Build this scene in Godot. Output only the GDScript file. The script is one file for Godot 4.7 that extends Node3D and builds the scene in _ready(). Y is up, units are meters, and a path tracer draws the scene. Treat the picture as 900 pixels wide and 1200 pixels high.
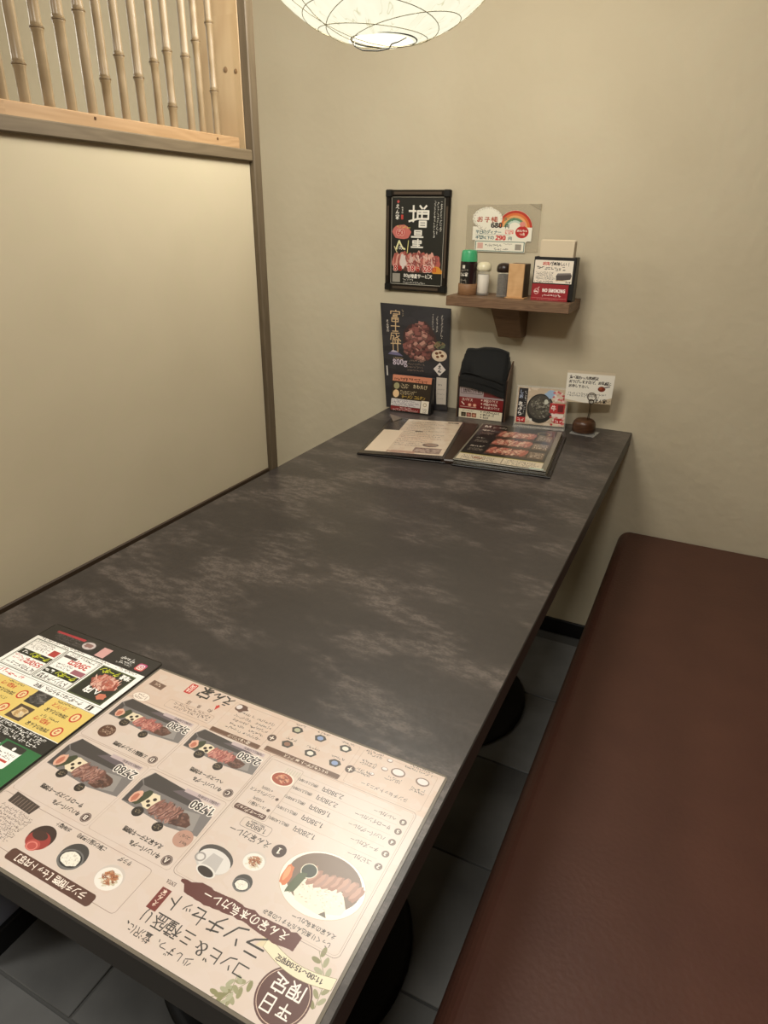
extends Node3D
# A booth in a grill restaurant: dark table against the wall, bamboo transom partition, paper lantern, laminated menus.
# World axes: x to the right along the back wall, y up, the booth runs towards -z. The floor is y = 0.

# Strokes of the characters used in the printed matter, on a 0-9 grid (column, row); "~" marks a curved stroke.
const GLYPHS := {
"ア": "128263 44462819", "イ": "815215 5359", "ウ": "5052 1215 12826649", "エ": "2282 5288 1888", "オ": "1383 616958 5318",
"カ": "13837958 41433619", "キ": "2382 1686 4159", "ク": "4115 32826429", "ケ": "3115 2484 645639", "コ": "228288 1888",
"サ": "1383 3137 616649", "シ": "2132 1425 195883", "ス": "22825519 5589", "セ": "158466 313888", "ソ": "2134 817539",
"タ": "4115 32826429 3567", "チ": "7223 1585 525629", "ツ": "1325 4254 827539", "テ": "2282 1585 555729", "ト": "3139 3476",
"ナ": "1484 515629", "ニ": "2373 1787", "ネ": "5152 22723519 5559 5677", "ノ": "817519", "ハ": "3218 6288", "ヒ": "212888 7424",
"フ": "22826529", "ヘ": "164388", "ホ": "1383 515949 3517 6587", "マ": "138355 3668", "ミ": "2273 2475 2788", "ム": "511878 6589",
"メ": "817519 3377", "モ": "2282 1585 424888", "ヤ": "158366 3149", "ユ": "237277 1888", "ヨ": "228288 2585 2888",
"ラ": "2272 15856729", "リ": "2126 717539", "ル": "323619 626886", "レ": "212885", "ロ": "2228 228288 2888", "ワ": "2225 22826639",
"ン": "2234 195883", "ー": "1585", "〜": "~152446667584", "、": "1729", "。": "~1728391817", "！": "5156 5859", "・": "4555",
"あ": "1383 ~414548 ~64472817264565758769", "い": "~12162847 ~727587", "う": "3161 ~244474866849", "え": "4161 2373 7318 45586889",
"お": "1363 ~41472817265575867868 7183", "か": "~136374786958 4117 7184", "き": "2373 2575 4177 ~27386879", "く": "712479",
"け": "~211629 4383 ~717659", "こ": "2373 ~26286888", "さ": "2474 4167 ~26386979", "し": "~3137486886", "す": "1383 ~51564636475739",
"せ": "1584 717656 ~31374878", "そ": "22721584 ~8455475869", "た": "1363 4119 5585 ~565888", "ち": "1373 ~4126355575866949",
"つ": "~144474866859", "て": "1383 ~8355465878", "と": "3145 ~734526374888", "な": "1353 4127 7283 ~65684847576788",
"に": "~211629 5373 ~465888", "の": "~52472817143262848769", "は": "~211629 5383 ~61684837466788", "ひ": "~134326385876626485",
"へ": "~164388", "ふ": "4152 ~534465675846 2517 7387", "ま": "2272 2474 ~51574837465788", "み": "2252 ~522817265586 727649",
"め": "2247 ~62382817254565758769", "も": "~4137487886 2363 2666", "や": "~15347486666575 3149 5162", "よ": "~51574828375788 5474",
"ら": "3152 ~23264565868849", "り": "~212637 ~616659", "る": "227226 ~265575876949384758", "れ": "3139 133317 ~355563688878",
"ろ": "227226 ~265575876939", "わ": "3139 133317 ~264474866859", "を": "2272 ~41264556 ~7455374878", "ん": "~51184556586886",
"三": "2272 2565 1888", "種": "4111 0343 2229 2306 2446 8151 4292 54949757 5457 5696 7179 5898 4999",
"盛": "1181 1106 1333 333525 516497 8345 2676 2629 4649 6669 7679 0999", "平": "1282 2334 7364 1686 5259", "日": "2129 218189 2585 2989",
"限": "0109 0131233526 4149 418185 4383 4585 4967 5689 8667", "定": "5051 1114 118184 2474 5458 5676 3517 275899",
"家": "5051 1113 118183 2474 5426 4559 5849 4617 5728 7456 5688", "本": "1383 5159 5318 5388 3777", "気": "3013 2171 2363 1575789997 2658 5628",
"少": "5156 3215 7285 8619", "沢": "1122 0314 0926 418184 414639 4484 6489", "贅": "1141 2023 0343 1435 2425 6051 5282 7255 26762979 2629 7679 2777 2878 3919 6989",
"牛": "3115 2373 1686 5159", "御": "2011 2203 1419 4132 3262 4247 4464 3347 3868 7179 71919786",
"膳": "1109 113139 1333 1535 5162 8172 4292 4394 6165 4595 57979959 5759", "内": "1219 12828978 5155 5527 5577",
"容": "5051 1113 118183 3324 6375 5317 5388 37676939 3739", "和": "4111 0444 2229 2407 2446 5383 5358 8388 5888",
"泉": "5041 2272 2225 7275 2373 2575 5559 3629 7766 6688", "店": "5051 1181 111609 5256 5484 36767939 3639", "円": "1219 12828978 5156 1686",
"税": "4111 0343 2229 2306 2446 5162 8172 53838555 5355 655749 75789897", "込": "1122 0414 1417 0718 1849 4999 5161 613646 5487",
"煮": "2262 4144 1484 8116 35757838 3538 3676 1819 3839 5859 7889", "旨": "21247484 7233 26767929 2629 2777",
"飯": "2004 2045 1333 14341719 1434 3437 1536 1739 5181 515639 5383 8349 5487", "大": "1383 515519 5589",
"無": "2112 1282 0585 2225 3235 5255 6265 1819 3839 5859 7889", "料": "1112 3142 0343 2129 2307 2446 5162 5364 4793 8089",
"味": "1117 113137 1737 4383 4595 6169 6548 6588", "噌": "1117 113137 1737 5162 8172 43939646 4346 6366 57878959 5759 5888",
"汁": "1122 0314 0926 4494 6169", "増": "0333 2127 0746 5162 8172 43939646 4346 6366 4494 57878959 5759 5888",
"量": "31717333 3133 3272 1484 26767727 2627 5559 2868 1989", "富": "5051 1113 118183 3373 34646535 3435 26767929 2629 5659 2777",
"士": "1484 5158 2878", "八": "~321718 ~326788", "半": "2132 8162 2474 1686 5159", "額": "2021 0112 013134 1145 2237 4839 27384857 5191 7162 62928767 6264 6494 6797 6859 7889",
"下": "1282 5259 5476", "以": "2127 2746 4454 7158 6789", "食": "5013 5087 4151 34646838 3438 3666 3819 5788", "終": "3113 1343 4315 1646 3139 2718 4758 6143 5293 9256 6697 6775 6889",
"鉄": "3103 3153 1343 0545 2229 0949 5344 4494 7146 6799 4797", "板": "2129 0343 2306 2446 5191 514649 5383 8349 5499", "子": "2272 7255 555948 1585",
"様": "2129 0343 2306 2446 5162 8172 4393 4595 4797 6168 4668 9768", "軽": "3139 0343 14441747 1417 1545 0949 5191 9156 6699 6769 5595 4999",
"申": "2227 22828727 2484 5159", "肉": "1219 12828978 5152 5336 5476 5637 5677", "美": "3142 7162 2373 2474 2575 5256 1686 5618 5689",
"選": "1122 0415 1519 0999 31514333 61819363 4648 3595 6668 3898", "席": "5051 1181 111609 2484 3335 6365 3565 28267678 5459", "特": "2014 1343 2129 0746 5393 7175 4595 8089 5767",
"付": "3104 2329 4393 8189 5667", "元": "2272 1484 3437 1937 64689886", "焼": "2129 0313 3343 2519 4393 7175 5595 6265 4797 5849 78889987",
"塩": "0333 2127 0746 5141 5292 54848656 5456 4797 5759 7779 4999", "胡": "0343 2126 16363919 1619 5159 518189 5383 5585", "用": "2218 228289 2484 2686 5259",
"当": "5154 2133 8163 258589 2787 2989", "方": "5052 1282 424619 44847869", "紙": "3113 1343 4315 3139 8151 5158 5395 6187 8798", "皿": "22828929 2229 4249 6269 0999"}
const PLAIN := "カキクケコサシスセソタチツテトハヒフヘホかきくけこさしすせそたちつてとはひふへほ"
const VOICED := "ガギグゲゴザジズゼゾダヂヅデドバビブベボがぎぐげござじずぜぞだぢづでどばびぶべぼ"
const ROUND_FROM := "ハヒフヘホはひふへほ"
const ROUND := "パピプペポぱぴぷぺぽ"
const SMALL_FROM := "ツヤユヨアイウエオつやよ"
const SMALL := "ッャュョァィゥェォっゃょ"

# ---------------------------------------------------------------- painter for flat print (all sizes in millimetres)
class Pad:
	var im: Image
	var k := 4.0
	static var strokes := {}
	static var letters := {}

	func _init(w: float, h: float, dots: float, c: Color):
		k = dots
		im = Image.create(int(w * k), int(h * k), false, Image.FORMAT_RGB8)
		im.fill(c)

	func texture() -> ImageTexture:
		return ImageTexture.create_from_image(im)

	func poly(p: PackedVector2Array, c: Color) -> void:
		var n := p.size()
		var lo := 1e9
		var hi := -1e9
		for q in p:
			lo = minf(lo, q.y)
			hi = maxf(hi, q.y)
		var y0 := maxi(0, int(floor(lo * k)))
		var y1 := mini(im.get_height() - 1, int(ceil(hi * k)))
		for y in range(y0, y1 + 1):
			var sy := (y + 0.5) / k
			var xs := []
			for i in n:
				var a := p[i]
				var b := p[(i + 1) % n]
				if (a.y <= sy) != (b.y <= sy):
					xs.append((a.x + (sy - a.y) / (b.y - a.y) * (b.x - a.x)) * k)
			xs.sort()
			for i in range(0, xs.size() - 1, 2):
				var x0 := int(round(xs[i]))
				var x1 := int(round(xs[i + 1]))
				im.fill_rect(Rect2i(x0, y, maxi(1, x1 - x0), 1), c)

	func rect(x: float, y: float, w: float, h: float, c: Color) -> void:
		im.fill_rect(Rect2i(int(x * k), int(y * k), maxi(1, int(w * k)), maxi(1, int(h * k))), c)

	func oval(x: float, y: float, rx: float, ry: float, turn := 0.0, n := 30) -> PackedVector2Array:
		var p := PackedVector2Array()
		for i in n:
			var a := TAU * i / n
			p.append(Vector2(x, y) + Vector2(cos(a) * rx, sin(a) * ry).rotated(turn))
		return p

	func ell(x: float, y: float, rx: float, ry: float, c: Color, turn := 0.0) -> void:
		poly(oval(x, y, rx, ry, turn, 14 if maxf(rx, ry) * k < 8 else 36), c)

	func blob(x: float, y: float, rx: float, ry: float, c: Color, rng: RandomNumberGenerator, rough := 0.2, turn := 0.0) -> void:
		var p := PackedVector2Array()
		for i in 14:
			var a := TAU * i / 14
			var r := 1.0 + rng.randf_range(-rough, rough)
			p.append(Vector2(x, y) + Vector2(cos(a) * rx * r, sin(a) * ry * r).rotated(turn))
		poly(p, c)

	func rounded(x: float, y: float, w: float, h: float, r: float) -> PackedVector2Array:
		var p := PackedVector2Array()
		for q in [[x + w - r, y + r, -0.25], [x + w - r, y + h - r, 0.0], [x + r, y + h - r, 0.25], [x + r, y + r, 0.5]]:
			for i in 7:
				var a: float = TAU * (q[2] + 0.25 * i / 6.0)
				p.append(Vector2(q[0] + cos(a) * r, q[1] + sin(a) * r))
		return p

	func line(p: PackedVector2Array, w: float, c: Color, closed := false) -> void:
		var n := p.size() if closed else p.size() - 1
		for i in n:
			var a := p[i]
			var b := p[(i + 1) % p.size()]
			var d := b - a
			if d.length() < 1e-5:
				continue
			var e := d.normalized() * w * 0.5
			var s := Vector2(-e.y, e.x)
			poly(PackedVector2Array([a + s - e * 0.6, b + s + e * 0.6, b - s + e * 0.6, a - s - e * 0.6]), c)
			if w * k > 4.0 and i + 1 < p.size():
				ell(b.x, b.y, w * 0.5, w * 0.5, c)

	func outline(x: float, y: float, w: float, h: float, r: float, t: float, c: Color) -> void:
		line(rounded(x, y, w, h, r), t, c, true)

	static func curve(p: PackedVector2Array) -> PackedVector2Array:
		var o := PackedVector2Array()
		for i in p.size() - 1:
			var a := p[maxi(i - 1, 0)]
			var d := p[mini(i + 2, p.size() - 1)]
			for j in 4:
				o.append(p[i].cubic_interpolate(p[i + 1], a, d, j / 4.0))
		o.append(p[p.size() - 1])
		return o

	static func parse(code: String) -> Array:
		var out := []
		for part in code.split(" ", false):
			var soft := part.begins_with("~")
			var digits := part.trim_prefix("~")
			var p := PackedVector2Array()
			for i in range(0, digits.length() - 1, 2):
				p.append(Vector2(digits[i].to_int(), digits[i + 1].to_int()) / 9.0)
			out.append(curve(p) if soft else p)
		return out

	static func glyph(ch: String) -> Array:
		if strokes.has(ch):
			return strokes[ch]
		var out := []
		if GLYPHS.has(ch):
			out = parse(GLYPHS[ch])
		elif VOICED.contains(ch):
			out = parse(GLYPHS[PLAIN[VOICED.find(ch)]]) + parse("7081 9091")
		elif ROUND.contains(ch):
			out = parse(GLYPHS[ROUND_FROM[ROUND.find(ch)]]) + parse("~8091928180")
		elif SMALL.contains(ch):
			for s in parse(GLYPHS[SMALL_FROM[SMALL.find(ch)]]):
				var p := PackedVector2Array()
				for q in s:
					p.append(Vector2(q.x * 0.68 + 0.1, q.y * 0.68 + 0.3))
				out.append(p)
		strokes[ch] = out
		return out

	# a Latin letter as triangles, in ems, baseline at y = 0
	static func letter(ch: String, face: String, weight: int) -> Array:
		var key := ch + face + str(weight)
		if not letters.has(key):
			var f := SystemFont.new()
			f.font_names = PackedStringArray([face])
			f.font_weight = weight
			var tm := TextMesh.new()
			tm.font = f
			tm.font_size = 64
			tm.pixel_size = 1.0 / 64.0
			tm.depth = 0.0
			tm.text = ch
			tm.horizontal_alignment = HORIZONTAL_ALIGNMENT_LEFT
			tm.vertical_alignment = VERTICAL_ALIGNMENT_BOTTOM
			var tris := []
			if ch != " " and tm.get_surface_count() > 0:
				var arr := tm.surface_get_arrays(0)
				var v: PackedVector3Array = arr[Mesh.ARRAY_VERTEX]
				var ix = arr[Mesh.ARRAY_INDEX]
				if ix == null or ix.size() == 0:
					ix = range(v.size())
				for i in range(0, ix.size() - 2, 3):
					tris.append(PackedVector2Array([Vector2(v[ix[i]].x, -v[ix[i]].y), Vector2(v[ix[i + 1]].x, -v[ix[i + 1]].y), Vector2(v[ix[i + 2]].x, -v[ix[i + 2]].y)]))
			letters[key] = [tris, f.get_string_size(ch, HORIZONTAL_ALIGNMENT_LEFT, -1, 64).x / 64.0]
		return letters[key]

	func latin(s: String, x: float, y: float, size: float, c: Color, face := "Droid Sans", weight := 400, squeeze := 1.0) -> float:
		# y is the middle of the capitals
		for ch in s:
			var g := letter(ch, face, weight)
			for t in g[0]:
				var p := PackedVector2Array()
				for q in t:
					p.append(Vector2(x + q.x * size * squeeze, y + (q.y + 0.236 + 0.36) * size))
				poly(p, c)
			x += g[1] * size * squeeze
		return x

	# mixed text: x is where it starts, y its middle line
	func text(s: String, x: float, y: float, size: float, c: Color, wt := 0.1, pitch := 1.0, face := "Droid Sans") -> float:
		for ch in s:
			if ch == " ":
				x += size * 0.4
			elif ch.unicode_at(0) < 128:
				x = latin(ch, x, y, size * 1.12, c, face, 700 if wt > 0.1 else 400)
			else:
				if ch == "【":
					line(PackedVector2Array([Vector2(x + size * 0.9, y - size * 0.45), Vector2(x + size * 0.6, y - size * 0.45), Vector2(x + size * 0.6, y + size * 0.45), Vector2(x + size * 0.9, y + size * 0.45)]), size * 0.14, c)
				elif ch == "】":
					line(PackedVector2Array([Vector2(x + size * 0.1, y - size * 0.45), Vector2(x + size * 0.4, y - size * 0.45), Vector2(x + size * 0.4, y + size * 0.45), Vector2(x + size * 0.1, y + size * 0.45)]), size * 0.14, c)
				else:
					char_at(ch, x, y - size * 0.5, size, c, wt)
				x += size * pitch
		return x

	func char_at(ch: String, x: float, y: float, size: float, c: Color, wt := 0.1, sx := 1.0) -> void:
		for s in glyph(ch):
			var p := PackedVector2Array()
			for q in s:
				p.append(Vector2(x + q.x * size * sx, y + q.y * size))
			line(p, maxf(wt * size, 1.0 / k), c)

	func vertical(s: String, x: float, y: float, size: float, c: Color, wt := 0.1, pitch := 1.05) -> void:
		for ch in s:
			if ch == "ー":
				line(PackedVector2Array([Vector2(x, y + size * 0.1), Vector2(x, y + size * 0.9)]), wt * size, c)
			else:
				char_at(ch, x - size * 0.5, y, size, c, wt)
			y += size * pitch

	# lettering with a rim round it
	func rimmed(s: String, x: float, y: float, size: float, c: Color, rim: Color, t: float, face := "Droid Sans", weight := 700, squeeze := 1.0) -> void:
		for a in 10:
			latin(s, x + cos(TAU * a / 10.0) * t, y + sin(TAU * a / 10.0) * t, size, rim, face, weight, squeeze)
		latin(s, x, y, size, c, face, weight, squeeze)

	# print too small to read in the photograph: rows of short marks
	func tiny(x: float, y: float, w: float, rows: int, size: float, c: Color, rng: RandomNumberGenerator, lead := 1.6) -> void:
		for r in rows:
			var px := x
			var stop := x + w * rng.randf_range(0.8, 1.0)
			while px < stop:
				for i in 3:
					if rng.randf() < 0.8:
						var a := Vector2(px + rng.randf() * size * 0.7, y + r * size * lead + rng.randf() * size)
						var b := a + (Vector2(size * 0.7, 0) if rng.randf() < 0.5 else Vector2(rng.randf_range(-0.2, 0.2) * size, size * 0.7))
						line(PackedVector2Array([a, b]), size * 0.17, c)
				px += size

	func tiny_down(x: float, y: float, h: float, size: float, c: Color, rng: RandomNumberGenerator) -> void:
		var py := y
		while py < y + h:
			tiny(x, py, size, 1, size, c, rng)
			py += size * 1.1

	# a heap of small pieces: sliced meat, rice, salad
	func heap(x: float, y: float, rx: float, ry: float, n: int, size: float, cols: Array, rng: RandomNumberGenerator, long := 2.2, turn := 0.0) -> void:
		for i in n:
			var a := rng.randf() * TAU
			var r := sqrt(rng.randf())
			var p := Vector2(cos(a) * rx * r, sin(a) * ry * r) + Vector2(x, y)
			var c: Color = cols[rng.randi() % cols.size()]
			blob(p.x, p.y, size * rng.randf_range(0.6, 1.2) * long * 0.5, size * rng.randf_range(0.3, 0.6), c.lightened(rng.randf() * 0.12).darkened(rng.randf() * 0.12), rng, 0.25, turn + rng.randf_range(-0.9, 0.9))

# ---------------------------------------------------------------- the printed matter
const CREAM := Color(0.84, 0.78, 0.73)
const UMBER := Color(0.30, 0.17, 0.14)
const WINE := Color(0.36, 0.15, 0.13)
const INK := Color(0.13, 0.11, 0.10)

func seeded(n: int) -> RandomNumberGenerator:
	var r := RandomNumberGenerator.new()
	r.seed = n
	return r

func steak_tray(p: Pad, x: float, y: float, w: float, h: float, meat: Array, r: RandomNumberGenerator) -> void:
	# a dark oblong tray seen at a slant, sliced meat in its middle, dip and garnish on the right
	var q := PackedVector2Array([Vector2(x, y + h * 0.1), Vector2(x + w * 0.36, y), Vector2(x + w * 0.99, y + h * 0.09), Vector2(x + w, y + h * 0.72), Vector2(x + w * 0.94, y + h), Vector2(x + w * 0.3, y + h * 0.9), Vector2(x + w * 0.02, y + h * 0.62)])
	p.poly(q, Color(0.47, 0.45, 0.44))
	p.poly(PackedVector2Array([Vector2(x + w * 0.05, y + h * 0.62), Vector2(x + w * 0.92, y + h * 0.62), Vector2(x + w * 0.985, y + h * 0.75), Vector2(x + w * 0.93, y + h), Vector2(x + w * 0.3, y + h * 0.9)]), Color(0.25, 0.23, 0.225))
	p.poly(PackedVector2Array([Vector2(x + w * 0.1, y + h * 0.72), Vector2(x + w * 0.6, y + h * 0.78), Vector2(x + w * 0.5, y + h * 0.92), Vector2(x + w * 0.28, y + h * 0.88)]), Color(0.38, 0.34, 0.36))
	p.poly(PackedVector2Array([Vector2(x + w * 0.9, y + h * 0.12), Vector2(x + w * 0.985, y + h * 0.1), Vector2(x + w, y + h * 0.72), Vector2(x + w * 0.93, y + h * 0.62)]), Color(0.27, 0.25, 0.25))
	for i in 90:
		p.ell(x + w * r.randf_range(0.1, 0.88), y + h * r.randf_range(0.14, 0.58), 0.5, 0.35, Color(0.47, 0.45, 0.43) if i % 2 else Color(0.33, 0.31, 0.30))
	p.poly(PackedVector2Array([Vector2(x + w * 0.08, y + h * 0.16), Vector2(x + w * 0.24, y + h * 0.08), Vector2(x + w * 0.34, y + h * 0.5), Vector2(x + w * 0.14, y + h * 0.56)]), Color(0.58, 0.56, 0.54))
	p.blob(x + w * 0.7, y + h * 0.34, w * 0.13, h * 0.2, Color(0.90, 0.84, 0.72), r, 0.18)
	for d in [[0.68, 0.42], [0.73, 0.32], [0.69, 0.24]]:
		p.ell(x + w * d[0], y + h * d[1], 2.2, 2.0, Color(0.16, 0.12, 0.09))
	p.blob(x + w * 0.82, y + h * 0.34, w * 0.05, h * 0.24, Color(0.22, 0.25, 0.16), r, 0.15, 0.35)
	p.blob(x + w * 0.89, y + h * 0.3, w * 0.055, h * 0.18, Color(0.88, 0.68, 0.58), r, 0.15)
	p.blob(x + w * 0.89, y + h * 0.28, w * 0.03, h * 0.12, Color(0.74, 0.45, 0.36), r, 0.15)
	p.blob(x + w * 0.3, y + h * 0.26, w * 0.13, h * 0.2, Color(0.33, 0.20, 0.16), r, 0.2)
	p.heap(x + w * 0.3, y + h * 0.26, w * 0.12, h * 0.17, 40, 2.6, [Color(0.36, 0.22, 0.18), Color(0.26, 0.15, 0.13), Color(0.45, 0.30, 0.25)], r, 2.0)
	for i in 9:
		var cx := x + w * (0.36 + 0.032 * i)
		p.blob(cx, y + h * (0.30 + 0.03 * sin(i * 1.7)), w * 0.028, h * 0.22, meat[i % meat.size()].darkened(0.25), r, 0.12, 0.3)
		p.blob(cx + w * 0.008, y + h * (0.29 + 0.03 * sin(i * 1.7)), w * 0.021, h * 0.19, meat[(i + 1) % meat.size()], r, 0.15, 0.3)
		p.blob(cx + w * 0.012, y + h * (0.24 + 0.03 * sin(i * 1.7)), w * 0.008, h * 0.10, meat[i % meat.size()].lightened(0.25), r, 0.3, 0.3)
	p.heap(x + w * 0.47, y + h * 0.3, w * 0.15, h * 0.24, 46, 2.2, meat, r, 2.6, 1.3)

func set_cell(p: Pad, u: float, v: float, w: float, h: float, mark: String, name_1: String, name_2: String, price: String, taxed: String, meat: Array, seed_n: int) -> void:
	var r := seeded(seed_n)
	p.outline(u, v, w, h, 3.5, 0.35, Color(0.62, 0.52, 0.46))
	var low := v + (12.0 if name_2 == "" else 20.0)
	steak_tray(p, u + 1, v + 37, w - 3, h - 40, meat, r)
	p.ell(u + 9, v + 8, 5.6, 5.6, Color(0.30, 0.22, 0.20))
	p.ell(u + 9, v + 8, 4.8, 4.8, CREAM)
	p.ell(u + 9, v + 8, 4.4, 4.4, Color(0.30, 0.22, 0.20))
	p.latin(mark, u + 6.8, v + 8, 7.2, Color(0.97, 0.93, 0.88), "Droid Serif", 700)
	p.text(name_1, u + 18, v + 7.5, 5.5, INK, 0.15, 1.04)
	if name_2 != "":
		p.text(name_2, u + 23, v + 16.5, 5.5, INK, 0.15, 1.04)
	var y := v + h - 19.0
	p.rect(u + 6, y - 0.5 + 11, 46, 5, Color(0.75, 0.68, 0.68))
	p.rimmed(price, u + 4, y + 2, 13.5, INK, Color(0.97, 0.94, 0.90), 1.1, "Droid Sans", 700, 0.9)
	p.text(taxed, u + 8, y + 13, 3.6, Color(0.20, 0.17, 0.16), 0.1, 1.0)
	for b in [[u + w * 0.42, v + 33.0, 6.0], [u + w * 0.72, v + 38.0, 6.6]]:
		p.ell(b[0], b[1], b[2], b[2] * 0.92, Color(0.13, 0.10, 0.08))
		p.tiny(b[0] - 3.4, b[1] - 2.4, 7, 2, 1.7, Color(0.70, 0.63, 0.50), r)

func bowl_salad(p: Pad, x: float, y: float, s: float, r: RandomNumberGenerator) -> void:
	p.ell(x, y, s, s * 0.86, Color(0.80, 0.76, 0.72))
	p.ell(x, y - s * 0.1, s * 0.93, s * 0.76, Color(0.93, 0.90, 0.86))
	p.heap(x, y - s * 0.08, s * 0.62, s * 0.55, 60, s * 0.13, [Color(0.90, 0.87, 0.78), Color(0.85, 0.80, 0.68)], r, 3.0)
	p.heap(x, y - s * 0.02, s * 0.5, s * 0.45, 90, s * 0.07, [Color(0.67, 0.39, 0.22), Color(0.75, 0.48, 0.30), Color(0.52, 0.28, 0.16)], r, 4.0)

func bowl_rice(p: Pad, x: float, y: float, s: float, r: RandomNumberGenerator) -> void:
	p.ell(x, y, s, s * 0.95, Color(0.24, 0.23, 0.22))
	p.ell(x, y - s * 0.22, s * 0.96, s * 0.7, Color(0.43, 0.42, 0.41))
	p.ell(x, y - s * 0.2, s * 0.84, s * 0.58, Color(0.16, 0.15, 0.15))
	p.blob(x, y - s * 0.2, s * 0.74, s * 0.5, Color(0.93, 0.91, 0.85), r, 0.1)
	p.heap(x, y - s * 0.2, s * 0.62, s * 0.4, 50, s * 0.07, [Color(0.97, 0.95, 0.90), Color(0.86, 0.83, 0.76)], r, 2.0)

func leaf_sprig(p: Pad, x: float, y: float, turn: float, n: int, s: float, r: RandomNumberGenerator) -> void:
	var d := Vector2(0, -1).rotated(turn)
	p.line(PackedVector2Array([Vector2(x, y), Vector2(x, y) + d * n * s * 0.5]), 0.5, Color(0.52, 0.50, 0.36))
	for i in n:
		var c := Vector2(x, y) + d * (i + 0.5) * s * 0.5 + Vector2(1, 0).rotated(turn) * (s * 0.42 if i % 2 else -s * 0.42)
		p.poly(p.oval(c.x, c.y, s * 0.24, s * 0.5, turn + (0.7 if i % 2 else -0.7)), Color(0.50, 0.49, 0.31).lightened(r.randf() * 0.35))

func print_lunch() -> Pad:
	# lunch menu, A3 across: u runs from the right edge of the table to the left, v from the front edge to the back
	var p := Pad.new(420, 297, 4.6, CREAM)
	var r := seeded(11)
	for i in 500:
		p.blob(r.randf() * 420, r.randf() * 297, r.randf_range(3, 16), r.randf_range(3, 12), CREAM.lerp(Color(0.83, 0.75, 0.69), r.randf() * 0.5), r, 0.3)
	p.rect(0, 236, 420, 61, Color(0.83, 0.74, 0.67))
	for i in 260:
		p.blob(r.randf() * 420, r.randf_range(240, 297), r.randf_range(3, 12), r.randf_range(2, 8), Color(0.83, 0.74, 0.67).lerp(CREAM, r.randf() * 0.6), r, 0.3)
	# badge with the hours
	leaf_sprig(p, 64, 24, 0.5, 7, 9, r)
	leaf_sprig(p, 76, 22, -0.25, 9, 8, r)
	leaf_sprig(p, 72, 10, 0.9, 5, 8, r)
	leaf_sprig(p, 8, 50, 2.4, 6, 9, r)
	leaf_sprig(p, 6, 30, 3.0, 6, 8, r)
	p.ell(33, 26, 23.5, 23.5, Color(0.34, 0.19, 0.17))
	p.line(p.oval(33, 26, 21.6, 21.6, 0, 48), 0.6, Color(0.86, 0.76, 0.68), true)
	p.text("平日", 19.5, 16, 13, Color(0.98, 0.94, 0.9), 0.105, 1.12)
	p.text("限定", 19.5, 33, 13.5, Color(0.98, 0.94, 0.9), 0.105, 1.06)
	var rib := PackedVector2Array()
	var back := PackedVector2Array()
	for i in 13:
		var t := i / 12.0
		rib.append(Vector2(1 + 70 * t, 45.5 + 4 * t - 6.5 * sin(PI * t) + 1.5))
		back.append(Vector2(71 - 70 * t, 61 - 4 * t - 6.5 * sin(PI * t)))
	var ribbon := rib + back
	p.poly(ribbon, Color(0.92, 0.87, 0.74))
	p.line(ribbon, 0.4, Color(0.55, 0.50, 0.38), true)
	p.poly(PackedVector2Array([Vector2(71, 51), Vector2(78, 49), Vector2(75, 56), Vector2(78, 63), Vector2(71, 61)]), Color(0.86, 0.80, 0.66))
	p.text("11:00〜15:00限定", 10, 49.5, 5.4, Color(0.22, 0.17, 0.14), 0.12, 1.0)
	# title
	p.text("少しずつ、贅沢に。", 116, 12, 8.2, INK, 0.085, 1.1)
	p.text("コンビ", 69, 26, 13.5, INK, 0.08, 1.0)
	p.latin("&", 112, 26, 15, INK, "Droid Serif", 400)
	p.text("三種盛り", 127, 27, 14, INK, 0.075, 1.1)
	var x := 66.0
	for g in [["ラ", 22.0], ["ン", 21.0], ["チ", 20.0], ["セ", 17.0], ["ッ", 13.0], ["ト", 16.0]]:
		p.char_at(g[0], x, 46 - g[1] * 0.45, g[1], INK, 0.075)
		x += g[1] * 1.0
	p.rect(176, 33, 11, 22, Color(0.45, 0.16, 0.14))
	p.vertical("えん家", 181.5, 36, 5.4, Color(0.95, 0.88, 0.80), 0.12, 1.1)
	p.latin("ENYA", 177, 61, 5, Color(0.25, 0.17, 0.15), "Droid Serif", 400, 0.8)
	# what belongs to the lunch set
	p.outline(207, 14, 212, 49, 4, 0.4, Color(0.55, 0.45, 0.40))
	p.poly(p.rounded(233, 8, 114, 12.5, 4), Color(0.33, 0.20, 0.16))
	p.text("ランチ御膳【セット内容】", 243, 14.4, 7.6, Color(0.97, 0.92, 0.86), 0.12, 1.06)
	bowl_salad(p, 238, 39, 15, r)
	bowl_rice(p, 287, 39, 15, r)
	p.ell(333, 40, 15, 13.5, Color(0.20, 0.12, 0.10))
	p.ell(333, 36, 14, 10, Color(0.60, 0.20, 0.18))
	p.ell(333, 30, 8, 6, Color(0.72, 0.30, 0.27))
	p.line(p.oval(333, 29, 5.6, 4.2, 0, 24), 1.2, Color(0.86, 0.50, 0.45), true)
	p.ell(336, 41, 9.5, 5, Color(0.24, 0.13, 0.10))
	p.text("サラダ", 230, 58, 5, INK, 0.11, 1.05)
	p.text("ご飯(大盛り無料)", 264, 58.5, 5, INK, 0.11, 1.0)
	p.text("お味噌汁", 313, 58.5, 5, INK, 0.11, 1.0)
	p.poly(PackedVector2Array([Vector2(368, 53), Vector2(404, 55), Vector2(405, 68), Vector2(366, 65)]), Color(0.25, 0.20, 0.18))
	for i in 7:
		p.rect(371 + i * 4.6, 55, 0.8, 10, Color(0.60, 0.52, 0.46))
	for i in 4:
		p.tiny(358, 20 + i * 8, 56, 2, 2.5, Color(0.35, 0.28, 0.25), r)
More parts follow.
